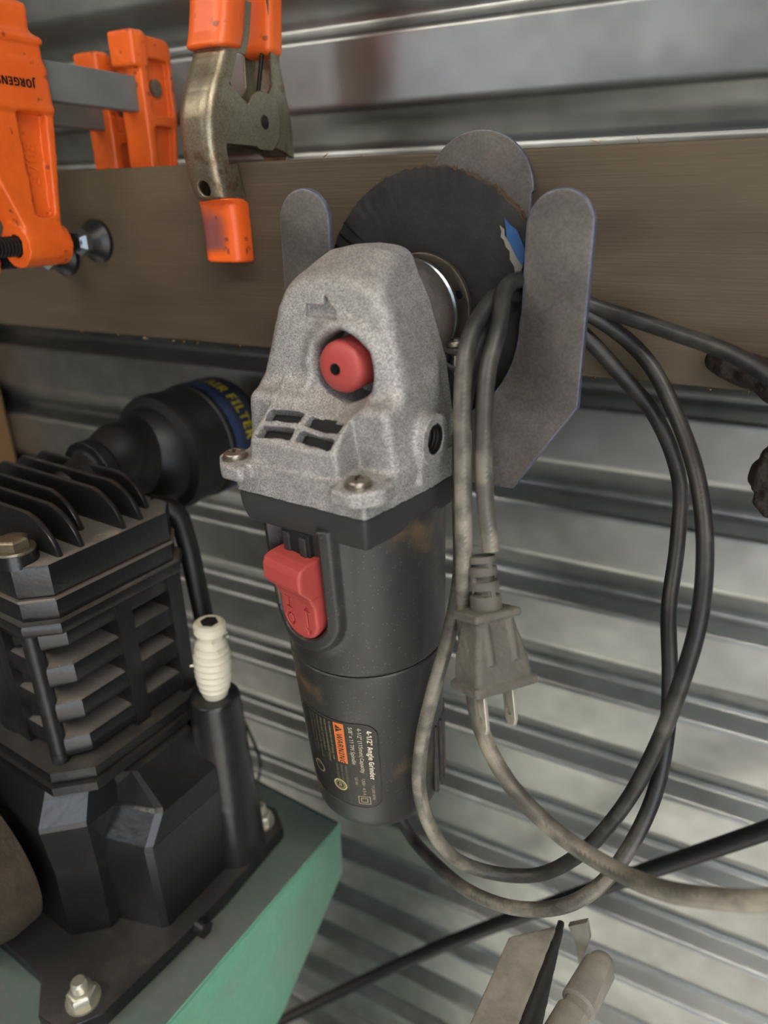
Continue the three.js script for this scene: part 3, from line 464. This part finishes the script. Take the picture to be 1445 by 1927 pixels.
  const sr = sdf((x, y, z) => { let r = pw(y, [[27, 5.8], [47, 5.0]]); const k = ((y - 30) / 5.2) % 1, side = Math.abs(x) > 1.1 || z < 0; let d = Math.hypot(x, z) - r; if (y > 30 && y < 45 && k > 0.62 && (Math.floor((y - 30) / 5.2) % 2 ? Math.abs(z) > 1 : Math.abs(x) > 1)) d = Math.max(d, -(2.9 - Math.hypot(x, z)) + 0) > 0 ? Math.max(d, Math.hypot(x, z) - 3.4) : d; return Math.max(d, y - 47.5, 26 - y); }, [-7, 25, -7], [7, 49, 7], 0.4);
  obj('strain_relief', PW(sr), MT.plug, plug);
  for (const s of [-1, 1]) { const o = [[-3.1, 1], [3.1, 1], [3.1, -14], [1.8, -16.5], [-1.8, -16.5], [-3.1, -14]], sh = shapeOf(o), h = new THREE.Path(); h.absarc(0, -11.5, 1.6, 0, 2 * PI, true); sh.holes.push(h); obj('prong', PW(ext(sh, 1.5, 0.2).translate(0, 0, -0.75).rotateY(PI / 2).translate(s * 6.35, 0, 0)), MT.prong, plug); }
}

// ------------------------------------------------------------------ bar clamps across the board
function barClamp(label, pos, headOut) {
  const t = thing('bar_clamp', label, 'bar clamp', pos, [0, 0, 0], 'orange bar clamps gripping the board');
  // local: x = 0 middle, y = 0 bar centre, z = 0 board front face; bar runs along z
  obj('bar', [box(9, 18, 330, 0.8).translate(0, 0, -52 + 165)], MT.bar, t, 'grey steel bar');
  // tail jaw behind the board: I-section with two flanges and a web
  const jaw = (x, y, z) => {
    const top = 29, bot = -96, taper = clamp((-y - 10) / 86, 0, 1), zc = lerp(-54, -47, taper), hz = lerp(13, 7, taper);
    let d = sdRect(y - (top + bot) / 2, z - zc, (top - bot) / 2, hz, 4); d = smax(d, Math.abs(x) - 9.5, 2);
    // panels sunk into both sides
    for (const [a, b] of [[18, -10], [-16, -70]]) d = smax(d, -Math.max(sdRect(y - (a + b) / 2, z - zc + 1, (a - b) / 2, hz - 4.5, 2.5), 5.2 - Math.abs(x)), 1.2);
    d = smin(d, sdBox(x, y - 22, z + 42, 9.5, 9, 5, 2), 3);
    d = smin(d, sdCap(x, y, z, [0, -86, -52], [0, -86, -47.5], 8.5), 3);
    return d + (noise3(x * 0.25, y * 0.25, z * 0.25) - 0.5) * 0.35;
  };
  obj('tail_jaw', sdf(jaw, [-14, -100, -72], [14, 34, -36], 1.15), MT.orange, t);
  obj('rivet', lathe([[0, 7], [2.6, 7], [4.6, 6.4], [4.8, 5], [4.8, -5], [4.6, -6.4], [2.6, -7], [0, -7]], 24).rotateZ(PI / 2).translate(0, 4, -55), MT.nickel, t);
  // sliding head with its arm down to the screw
  const hz0 = 26 + headOut;
  const head = obj('sliding_head', sdf((x, y, z0) => {
    const z = z0 - hz0;
    let d = sdBox(x, y - 1, z - 30, 10, 17, 32, 3);                                  // collar round the bar
    d = smin(d, sdBox(x, y - 22, z - 14 + (y - 18) * 0.15, 9, 9, 12, 3.5), 3);       // horn on top
    const k = clamp((-y - 12) / 60, 0, 1), zc = lerp(24, 14.5, k), hz = lerp(27, 10, k), hx = lerp(10, 8.5, k);
    let arm = smax(sdRect(y + 38, z - zc, 44, hz, 4), Math.abs(x) - hx, 2);
    const pz = lerp(11, 13, k), ph = lerp(8.5, 5, k);
    arm = smax(arm, -Math.max(sdRect(y + 38, z - pz, 25, ph, 3), 4.8 - Math.abs(x)), 1.4);
    d = smin(d, arm, 2.5);
    for (const ry of [15, -14]) d = smin(d, sdBox(x, y - ry, z - 30, 10.9, 1.6, 32.4, 1.2), 1.6);
    d = smin(d, Math.max(Math.hypot(x, y + 76.5) - 10.5, Math.abs(z - 14) - 13.5), 3);
    d = Math.max(d, -Math.max(Math.hypot(x, y + 76.5) - 5.2, -99));
    return d + (noise3(x * 0.22, y * 0.22, z * 0.22) - 0.5) * 0.35;
  }, [-15, -92, hz0 - 6], [15, 36, hz0 + 66], 1.1), MT.orange, t);
  // printed name on both cheeks, upside down as the clamp hangs, and the cast number
  for (const s of [1, -1]) { const g = letters('JORGENSEN', 3.5, 0.3); g.rotateZ(PI).rotateY(s * PI / 2).translate(s * 10.75, -3.2, hz0 + 20); obj('lettering', g, MT.print, head);
    obj('cast_number', letters('3703', 6.5, 0.8).rotateZ(s * PI / 2).rotateY(s * PI / 2).translate(s * 4.6, -38, hz0 + 12.5), MT.orange, head); }
  // threaded screw with its handle, and the swivel pad on the board
  const L0 = 8, L1 = 150 + headOut;
  const thr = lathe(Array.from({ length: (L1 - L0) * 2 + 1 }, (_, i) => [i % 4 < 2 ? 5.0 : 4.2, L0 + i / 2]), 20).rotateX(PI / 2);
  const sc = obj('screw', thr.translate(0, -76.5, 0), MT.thread, t, 'black threaded screw');
  obj('screw_handle', rod([0, -76.5, L1 - 2], [0, -76.5, L1 + 95], 12, 20, 14), MT.pine, t);
  const pad = obj('swivel_pad', lathe([[0, 12], [5.5, 12], [7, 10], [8.4, 6], [10, 4.6], [11.5, 2.8], [11.5, 0.1], [0, 0.1]], 40).rotateX(PI / 2).translate(0, -76.5, 0), MT.castPlain, t, 'black swivel pad');
  obj('ball_nut', [lathe([[0, 17], [5, 17], [7.4, 14], [7.4, 11], [5.5, 9], [0, 9]], 6).rotateX(PI / 2).translate(0, -76.5, 0)], MT.chrome, pad);
  return t;
}
barClamp('orange bar clamp nearest the spring clamp, with printed lettering on its head', [-0.3452, 1.4585, 0.0923], 0);
barClamp('orange bar clamp half hidden behind the other bar clamp, its head further out', [-0.3745, 1.4505, 0.0923], 24);

// ------------------------------------------------------------------ spring clamp over the board's top edge
{
  const X = -0.2485, t = thing('spring_clamp', 'bare metal spring clamp with orange vinyl tips biting the top of the board', 'spring clamp', [X, 1.374, 0.0923]);
  // local mm: y from the lower tip, z from the board's face; profile in (z, y)
  const inn = [[-8, 115], [-4, 98], [1.5, 87], [9.5, 73.5], [13.8, 62.5], [13.8, 47], [11.7, 36], [8.8, 29], [3.5, 26], [2, 2]];   // right edge of the front arm
  const yIn = y => { const a = inn.map(p => [p[1], p[0]]).reverse(); return pws(y, a); };
  const frontArm = sdf((x, y, z) => {                                    // a channel: web in front, cheeks on both sides
    const e = yIn(y), w = 10.5, th = lerp(13, 9, clamp(y / 60, 0, 1)) * 0.62 + 2;
    const cheek = y > 48 && y < 82 ? 200 : 0;
    const zb = y > 50 && y < 86 ? -36 : e - 9;                           // cheeks reach back round the rivet
    let o = smax(Math.abs(x) - w, z - (e + 7.5), 7); o = smax(o, Math.max(zb - z, -y, y - 112), 0.5);
    let i = smax(Math.abs(x) - w + 1.7, z - (e + 5.6), 6);
    let d = smax(o, -i, 0.4);
    // round ear of the cheek, opening to the board
    if (y > 44 && y < 90) { const ear = Math.min(Math.hypot(y - 63, z + 20) - 13.5, smax(smax(y - 63 - 11 + (z + 0) * -0.55, -(y - 52), 3), Math.max(-20 - z, z - e), 1)); d = Math.max(d, z < e - 3 ? ear : -99); }
    d = smax(d, -(Math.hypot(x, (y - 33) * 1) - 3.4 + (z < e ? 50 : 0)), 0.5);
    return d;
  }, [-13, -2, -38], [13, 114, 26], 0.8);
  obj('front_arm', frontArm, MT.nickel, t, 'tarnished steel jaw arm in front of the board');
  const back = [[-38.6, 118], [-38.8, 90], [-45.5, 67], [-46.8, 48], [-41, 49], [-38.5, 50.5], [-30, 52], [-7, 52], [-6, 60], [-12, 70], [-19, 74], [-28, 76.5], [-31, 80], [-32, 118]];
  const plate = [-1, 1].map(s => extX(back, s * 8.0 - 0.8, s * 8.0 + 0.8, 0.3));
  obj('back_arm', [...plate, box(15.5, 46, 1.6, 0.5).translate(0, 98, -38), box(15.5, 12, 1.6, 0.5).rotateX(0.2).translate(0, 54, -44), box(15.5, 50, 1.6, 0.5).translate(0, 24, -42)], MT.nickel, t, 'steel jaw arm behind the board');
  obj('rivet', lathe([[0, 11.4], [2, 11.3], [3.2, 10.6], [3.2, -10.6], [2, -11.3], [0, -11.4]], 24).rotateZ(PI / 2).translate(0, 63, -20), MT.rust, t);
  const coil = []; for (let i = 0; i <= 120; i++) { const a = i / 120 * 2 * PI * 5; coil.push([-6 + i / 120 * 12, 63 + 6 * Math.cos(a), -20 + 6 * Math.sin(a)]); }
  obj('spring', [tube(coil, 1.1, 300, 8), rod([-6, 69, -20], [-3, 100, -2], 1.1, 8), rod([6, 69, -20], [3, 100, -34], 1.1, 8)], MT.thread, t);
  const smudge = (x, y, z) => mixc([1.05, 1, 1], [0.52, 0.72, 1.9], sstep(0.15, 0.55, noise3(x * 0.09 + 3, y * 0.08, z * 0.02, 9)) * sstep(9, -1, x) * sstep(31, 16, y) * 0.9);
  const cap = sdf((x, y, z) => { const e = yIn(y); let d = smax(Math.abs(x) - 12.0, Math.max(z - (e + 8.8), e - 7.2 - z), 7); d = smax(d, Math.max(y - 28 - x * 0.06, -y - 1), 1.6); return d; }, [-14, -4, -8], [14, 32, 24], 0.8);
  obj('vinyl_tip', paint(cap, smudge), MT.vinyl, t, 'orange vinyl tip smudged with grey');
  obj('vinyl_tip', paint(box(19, 28, 8, 2.5).translate(0, 13, -43), () => [1, 1, 1]), MT.vinyl, t);
  const grip = sdf((x, y, z) => { const e = yIn(y) + 2.5 - Math.max(0, y - 115) * 0.28; let d = smax(Math.abs(x) - 12.2, Math.abs(z - e) - 9.2, 8); return smax(d, Math.max(91.5 - y, y - 190), 2); }, [-14, 89, -45], [14, 192, 24], 1.2);
  obj('vinyl_grip', paint(grip, () => [1, 1, 1]), MT.vinyl, t);
  obj('vinyl_grip', paint(box(20, 95, 13, 4).rotateX(-0.12).translate(0, 140, -41), () => [1, 1, 1]), MT.vinyl, t);
}

// ------------------------------------------------------------------ air compressor; origin at its front right foot bolt, y up, -z towards the wall
{
  const t = thing('air_compressor', 'black finned air compressor pump bolted on a dull green tank platform', 'air compressor', [-0.2476, 1.02, 0.2688], [0, -0.08727, 0]);
  const dusty = (k = 1, c = [2.0, 1.85, 1.6]) => (x, y, z, nx, ny, nz) => { const n = noise3(x * 0.12, y * 0.12, z * 0.12, 4); return mixc([1, 1, 1], [3.1, 2.98, 2.75], clamp(sstep(0.80, 0.99, ny) * (0.35 + n * 0.75) * k, 0, 1)); };
  const D = (g, k) => paint(g, dusty(k));
  const lvl = (x0, x1, z0, z1, ch, y) => [[x1, y, z1 - ch], [x1, y, z0 + ch], [x1 - ch, y, z0], [x0 + ch, y, z0], [x0, y, z0 + ch], [x0, y, z1 - ch], [x0 + ch, y, z1], [x1 - ch, y, z1]];
  // green platform with folded skirt, and the upright tank under it
  const skirt = [[-168, -0.5], [-168, -46], [-98, -103], [-40, -126], [215, -126], [215, -0.5]];
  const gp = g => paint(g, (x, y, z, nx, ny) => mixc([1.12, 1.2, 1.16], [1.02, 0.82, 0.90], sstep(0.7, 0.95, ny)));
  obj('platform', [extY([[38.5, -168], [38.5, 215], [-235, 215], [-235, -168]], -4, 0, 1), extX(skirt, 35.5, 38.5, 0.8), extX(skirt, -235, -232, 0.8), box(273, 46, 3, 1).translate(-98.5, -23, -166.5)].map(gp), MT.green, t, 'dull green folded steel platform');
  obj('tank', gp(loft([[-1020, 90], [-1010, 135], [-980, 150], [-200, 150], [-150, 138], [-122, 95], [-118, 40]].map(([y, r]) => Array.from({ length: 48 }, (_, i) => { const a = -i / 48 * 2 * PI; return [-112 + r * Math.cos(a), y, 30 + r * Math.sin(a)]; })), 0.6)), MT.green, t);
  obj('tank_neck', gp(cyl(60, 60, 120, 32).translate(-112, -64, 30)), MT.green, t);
  // foot flange with two ears
  obj('foot_flange', D(extY([[-30, 4], [-13, 17], [4, 15], [14, -2], [17, -46], [18, -84], [15, -138], [2, -147], [-16, -146], [-24, -138], [-150, -138], [-150, 4]], 0.2, 11, 1.2), 0.5), MT.cast, t);
  // crankcase: faceted body that bulges under the cylinder flange
  const oct = (x1, zf, zb, ch, y) => [[x1, y, zf - ch], [x1 - ch, y, zf], [-150, y, zf], [-150, y, zb], [x1 - ch, y, zb], [x1, y, zb + ch]].reverse();
  const crank = loft([oct(-21, -18, -128, 15, 8), oct(-19, -18, -130, 15, 60), oct(-16, -15, -132, 16, 92), oct(-16.5, -15.5, -132, 16, 95), oct(-19, -22, -128, 15, 107), oct(-19, -24, -126, 15, 112)], 0.12);
  const cc = obj('crankcase', D(crank, 0.55), MT.cast, t);
  // chamber that bulges out of the right side under a sloping roof
  const bul = (x1, zf, zb, y, c = 3) => [[x1, y, zf - c], [x1 - c, y, zf], [-24, y, zf + 9], [-60, y, zf + 9], [-60, y, zb], [x1 - c, y, zb], [x1, y, zb + c]].reverse();
  obj('side_chamber', D(loft([bul(6, -48, -98, 6), bul(9.5, -45, -99, 75), bul(10, -45.5, -99, 77), bul(9.5, -55, -99, 91.5), bul(8, -56.5, -99, 93), bul(-9, -58, -99, 109, 2)], 0.12), 0.4), MT.cast, cc);
  obj('cylinder_flange', [D(loft([oct(-12, -24, -131, 15, 112), oct(-12, -24, -131, 15, 117)], 0.3), 0.4), D(loft([oct(-14, -26, -129, 15, 118), oct(-14, -26, -129, 15, 124)], 0.3), 0.6)], MT.cast, t);
  // bearing cover on the front, seen at the left edge of the picture
  obj('bearing_cover', D(lathe([[0, 34], [20, 34], [40, 30], [50, 21], [55, 6], [55, -8], [0, -8]], 48).rotateX(PI / 2).scale(1.1, 0.95, 1).translate(-92, 63, 0), 0.6), std({ map: T.dust, color: 0x6a5a48, roughness: 0.8, bumpMap: T.castH, bumpScale: 0.0006 }), t, 'dusty rounded bearing cover');
  // breather boss and the taped fitting on it
  const boss = sdf((x, y, z) => { let d = sdCap(x, y, z, [2, 128, -108], [-2, 6, -112], 14, 19); d = smax(d, y - 131, 2); d = smin(d, smax(sdRect(x + 6, z + 111, 16, 12, 4), Math.max(y - 60 + x * 0.5, 6 - y), 2), 6); return d; }, [-30, 4, -140], [26, 134, -84], 1.4);
  obj('breather_boss', D(boss, 0.3), MT.cast, t);
  const br = [[0, 54], [7.4, 54], [9.6, 52.5], [9.8, 48], [8, 45.5], [7.6, 43]]; for (let i = 0; i < 8; i++) { const y = 41 - i * 4.6, r = pw(y, [[5, 8.4], [16, 10.8], [30, 11.4], [42, 9]]); br.push([r, y], [r + 0.5, y - 1.6], [r - 0.7, y - 3.4]); } br.push([8, 2], [7, 0], [0, 0]);
  const fit = obj('breather_fitting', lathe(br, 32).scale(0.88, 0.9, 0.88).rotateZ(-0.06).translate(3, 130.5, -108), MT.tape, t, 'cream tape-wrapped breather fitting');
  const flash = []; const rr = rng(31); for (let i = 0; i < 14; i++) { const a = rr() * 6.28, y = 142 + rr() * 30; flash.push(at(box(3.4, 1.2, 0.6, 0.2), [3 + 9.6 * Math.cos(a), y, -108 + 9.6 * Math.sin(a)], [0, -a, rr() * 0.4])); }
  obj('loose_tape', flash, MT.tape, fit); obj('bore', cyl(4.8, 4.8, 1.2, 6).translate(5.9, 178.8, -108), MT.dark, fit);
  // cylinder with square fins
  const ccx = -78, ccz = -76;
  obj('cylinder', D(cyl(42, 42, 96, 48).translate(ccx, 166, ccz), 0), MT.cast, t);
  const plateAt = (x0, x1, z0, z1, ch, y, h, bev = 1.2) => extY([[x1, z1 - ch], [x1 - ch, z1], [x0 + ch, z1], [x0, z1 - ch], [x0, z0 + ch], [x0 + ch, z0], [x1 - ch, z0], [x1, z0 + ch]], y, y + h, bev);
  for (let i = 0; i < 4; i++) { const y = 127 + i * 21, o = [[-21, -46], [-28, -36], [-70, -36], [-100, -36], [-132, -40], [-132, -112], [-100, -116], [-30, -116], [-21, -108]];
    obj('cooling_fin', D(extY(o, y, y + 11.5, 2.2), 1.5), MT.cast, t); }
  for (const z of [-77, -110]) obj('fin_rib', D(extY([[-19.5, z + 4.5], [-19.5, z - 4.5], [-40, z - 4.5], [-40, z + 4.5]], 124, 206, 1.2), 0.3), MT.cast, t);
  for (const x of [-62, -100]) obj('fin_rib', D(extY([[x + 4, -34.5], [x - 4, -34.5], [x - 4, -50], [x + 4, -50]], 124, 206, 1.2), 0.3), MT.cast, t);
  // studs through the corners
  for (const [x, z] of [[-33, -35.5], [-122, -35.5], [-122, -118], [-36, -122]]) { const s = obj('stud', rod([x, 121, z], [x, 202, z], 4.4, 20), MT.castPlain, t); obj('thread', lathe(Array.from({ length: 25 }, (_, i) => [i % 2 ? 3.9 : 4.6, 117 + i * 0.55]), 20).translate(x, 0, z), MT.thread, s); }
  // valve plate, gasket and head
  obj('valve_plate', D(plateAt(-138, -15, -124, -29, 12, 201, 7, 2.2), 1), MT.cast, t);
  obj('lower_head', D(plateAt(-136, -18, -121, -32, 11, 207.5, 10.5, 1), 0.3), MT.cast, t);
  obj('gasket', plateAt(-136.6, -17.2, -121.8, -31.2, 11, 218, 1.6, 0.3), std({ color: 0x6b6259, metalness: 0.4, roughness: 0.5 }), t);
  const hd = obj('cylinder_head', D(plateAt(-136, -18, -121, -32, 11, 219.4, 16.4, 1.4), 1.25), MT.cast, t);
  const finShape = (x0, x1, top) => { const s = new THREE.Shape(); s.moveTo(x0, 0); s.lineTo(x1, 0); s.bezierCurveTo(x1 - 1, 6, x1 - 6, top - 3, x1 - 20, top); s.lineTo(x0 + 12, top); s.lineTo(x0, top - 8); s.lineTo(x0, 0); return s; };
  for (const [z, x0, x1, h] of [[-51, -128, -19.5, 18.5], [-62.6, -128, -20, 18.5], [-74, -128, -36, 18.5], [-86, -128, -19.5, 18.8], [-97.5, -128, -21, 18.5], [-109, -128, -30, 18]]) obj('head_fin', D(ext(finShape(x0, x1, h), 2.9, 0.9, 10).translate(0, 235, z - 1.45), 0.5), MT.cast, hd);
  const bolt = (x, y, z, r, h) => [lathe([[0, h], [r * 0.55, h], [r * 0.82, h - 0.6], [r * 0.98, h - 1.6], [r, 1.5], [r, 0], [0, 0]], 6).translate(x, y, z), lathe([[0, 1.6], [r * 1.2, 1.6], [r * 1.25, 0.6], [r * 1.2, 0], [0, 0]], 28).translate(x, y, z)];
  for (const [x, z] of [[-34.5, -39], [-122, -39], [-122, -114]]) { const b = obj('head_bolt', bolt(x, 240.5, z, 7.2, 7), MT.nickel, hd); obj('bolt_seat', D(cyl(8.6, 9.6, 6, 28).translate(x, 237.6, z), 0.4), MT.cast, b); }
  // foot bolts with nuts
  for (const [x, z] of [[0, 0], [1, -133], [-128, -128]]) { const n = obj('foot_nut', [lathe([[0, 8.5], [5.4, 8.5], [6.6, 7.8], [7.3, 6.8], [7.3, 1.4], [6.9, 1.2], [0, 1.2]], 6).rotateY(0.4).translate(x, 11, z), lathe([[0, 1.6], [8.6, 1.6], [8.6, 0.2], [0, 0.2]], 28).translate(x, 11, z)], MT.nut, t); obj('bolt_end', lathe([[0, 15], [3, 15], [3.9, 14], ...Array.from({ length: 14 }, (_, i) => [i % 2 ? 3.6 : 4.1, 13.6 - i * 0.45]), [4, 7], [0, 7]], 20).translate(x, 11, z), MT.nut, n); }
  obj('drain_plug', [cyl(5, 5, 6, 6).rotateZ(PI / 2).translate(20, 7, -62), cyl(3.4, 3.4, 10, 16).rotateZ(PI / 2).translate(15, 7, -62)], MT.castPlain, t);
  // intake elbow and air filter canister at the back
  const neck = sdf((x, y, z) => { let d = sdCap(x, y, z, [-80, 238, -104], [-86, 247, -138], 15, 17); d = smin(d, Math.max(Math.hypot(x + 82, y - 241) - 21, Math.abs(z + 116) - 4), 2); d = smin(d, sdCap(x, y, z, [-86, 247, -138], [-90, 242, -152], 18, 24), 5); return d; }, [-125, 205, -170], [-50, 285, -84], 1.8);
  obj('intake_elbow', neck, MT.blackRubber, t);
  const fl = obj('air_filter', lathe([[0, -150], [22, -150], [26, -154], [30, -162], [31, -166], [36.5, -168], [37.5, -171], [37.5, -176], [36.6, -177], [36.6, -196], [37.6, -197], [37.6, -226], [36, -229], [0, -229]].map(([r, z]) => [r, z]), 56).rotateX(PI / 2).translate(-91, 237, 0), MT.blackRubber, t, 'black round air filter canister');
  { const cv = document.createElement('canvas'); cv.width = 1024; cv.height = 96; const c = cv.getContext('2d'); c.fillStyle = '#1c2740'; c.fillRect(0, 0, 1024, 96); c.fillStyle = '#b9a81e'; c.font = 'bold 44px sans-serif'; for (let i = 0; i < 3; i++) c.fillText('AIR FILTER', 12 + i * 345, 52); c.fillStyle = '#27365c'; c.fillRect(0, 70, 1024, 26);
    const map = new THREE.CanvasTexture(cv); map.colorSpace = THREE.SRGBColorSpace; map.wrapS = THREE.RepeatWrapping;
    const g = new THREE.CylinderGeometry(38, 38, 22, 64, 1, true).rotateX(-PI / 2).translate(-91, 237, -211); g.userData.ownUV = true; obj('filter_label', g, std({ map, roughness: 0.4 }), fl, 'blue band with yellow lettering'); }
  // delivery pipe behind the head, thin wire by the tank
  obj('delivery_pipe', tube([[-42, 232, -118], [-33, 226, -128], [-31, 210, -131], [-27, 180, -131], [-24, 160, -130], [-24, 40, -130], [-30, 2, -136]], 5.6, 60, 16), MT.blackRubber, t);
  obj('thin_wire', tube([[0, 116, -122], [-40, 62, -165], [-74, 34, -196], [-83, 16, -203], [-68, -26, -204], [-74, -60, -203], [-80, -140, -200]], 1.3, 60, 8), MT.blackRubber, t);
}

// ------------------------------------------------------------------ loose things
{
  const t = thing('black_cable', 'thick matt black cable slanting across the ribbed wall below the grinder', 'cable', [-0.14, 0.86, 0.03]);
  obj('sheath', tube([[-330, -470, 15], [-220, -290, 14], [-178, -236, 12], [-6, -12, 12], [100, 112, 12], [196, 220, 12], [420, 470, 8], [760, 820, 0]], 5.2, 160, 14), MT.blackRubber, t);
  for (const p of [[760, 820, -6], [-330, -470, 8]]) obj('cable_clip', box(16, 10, 20, 2).translate(...p), MT.castPlain, t);
}
{
  // dusty hinge bracket at the bottom of the picture: top plate, side plate with a pointed end, knuckled pin; horizontal, running towards the wall
  const t = thing('hinge_bracket', 'dusty grey steel bracket with a knuckled hinge pin standing below the cord loop', 'bracket', [-0.0385, 1.09, 0.19], [0, -0.05, 0]);
  const plate = sdf((x, y, z) => { let d = sdBox(x + 9, y - (x + 9) * 0.25, z - 40, 9, 1.6, 66, 0.8); d = smax(d, -(z + 22 + x * 0.7), 1); return d + (noise3(x * 0.5, y * 0.5, z * 0.5) - 0.5) * 0.3; }, [-22, -8, -34], [4, 8, 110], 1.1);
  obj('top_plate', plate, MT.dusty, t);
  const side = sdf((x, y, z) => { let d = sdBox(x - 1.5 + (y + 12) * 0.06, y + 20, z - 36, 1.6, 21, 64, 0.6); d = smax(d, -(z + 26 + (y + 2) * 1.0), 0.8); return d + (noise3(x * 0.5, y * 0.5, z * 0.5) - 0.5) * 0.3; }, [-4, -44, -34], [12, 6, 104], 1.1);
  obj('side_plate', side, MT.dustyDark, t);
  obj('rusty_edge', box(1.6, 1.2, 118, 0.5).translate(0.4, 1.9, 44), MT.rust, t);
  obj('pointed_end', ext([[4, 0], [12, 8], [14.5, -2], [11.5, -24], [8.5, -10]], 3, 0.5).translate(0, 0, -30), MT.dusty, t);
  const pa = [21, -11, -24], pb = [6.5, -11, 66], pd = V3(pb[0] - pa[0], 0, pb[2] - pa[2]).normalize(), ang = Math.atan2(pd.x, pd.z);
  obj('hinge_pin', [rod(pa, pb, 6.0, 24), new THREE.SphereGeometry(6.1, 24, 16).translate(...pa)], MT.dusty, t);
  for (const k of [12, 38, 64]) obj('knuckle', lathe([[6.1, -11], [7.4, -10.4], [7.8, 10.2], [6.1, 11]], 28).rotateX(PI / 2).rotateY(ang).translate(pa[0] + pd.x * k, -11, pa[2] + pd.z * k), MT.dusty, t);
  obj('support_post', [box(14, 1052, 30, 2).translate(-8, -564, 70), box(80, 8, 80, 2).translate(-8, -1085.5, 70)], MT.dustyDark, t);
}
{
  const t = thing('iron_hook', 'rusty dark iron hook with a ring hanging on the board right of the cord loops', 'hook', [0.0, 1.33, 0.0923]);
  const g = sdf((x, y, z) => { let d = sdCap(x, y, z, [-14, 12, 7], [10, 6, 9], 5, 7); d = smin(d, sdCap(x, y, z, [10, 6, 9], [14, -14, 12], 5, 4), 4); const q = Math.hypot(x - 22, y + 30); d = smin(d, Math.hypot(Math.max(Math.abs(q - 13) - 2, 0), Math.max(Math.abs(z - 12) - 3, 0)) - 2, 3); d = smin(d, sdCap(x, y, z, [10, 6, 9], [84, 22, 12], 7, 9), 4); d = smax(d, 0.2 - z, 1); return d + (noise3(x * 0.25, y * 0.25, z * 0.25) - 0.5) * 2.4; }, [-54, -52, -1], [98, 42, 26], 1.5);
  obj('hook', g, MT.rust, t);
}
renderer.render(scene, camera);
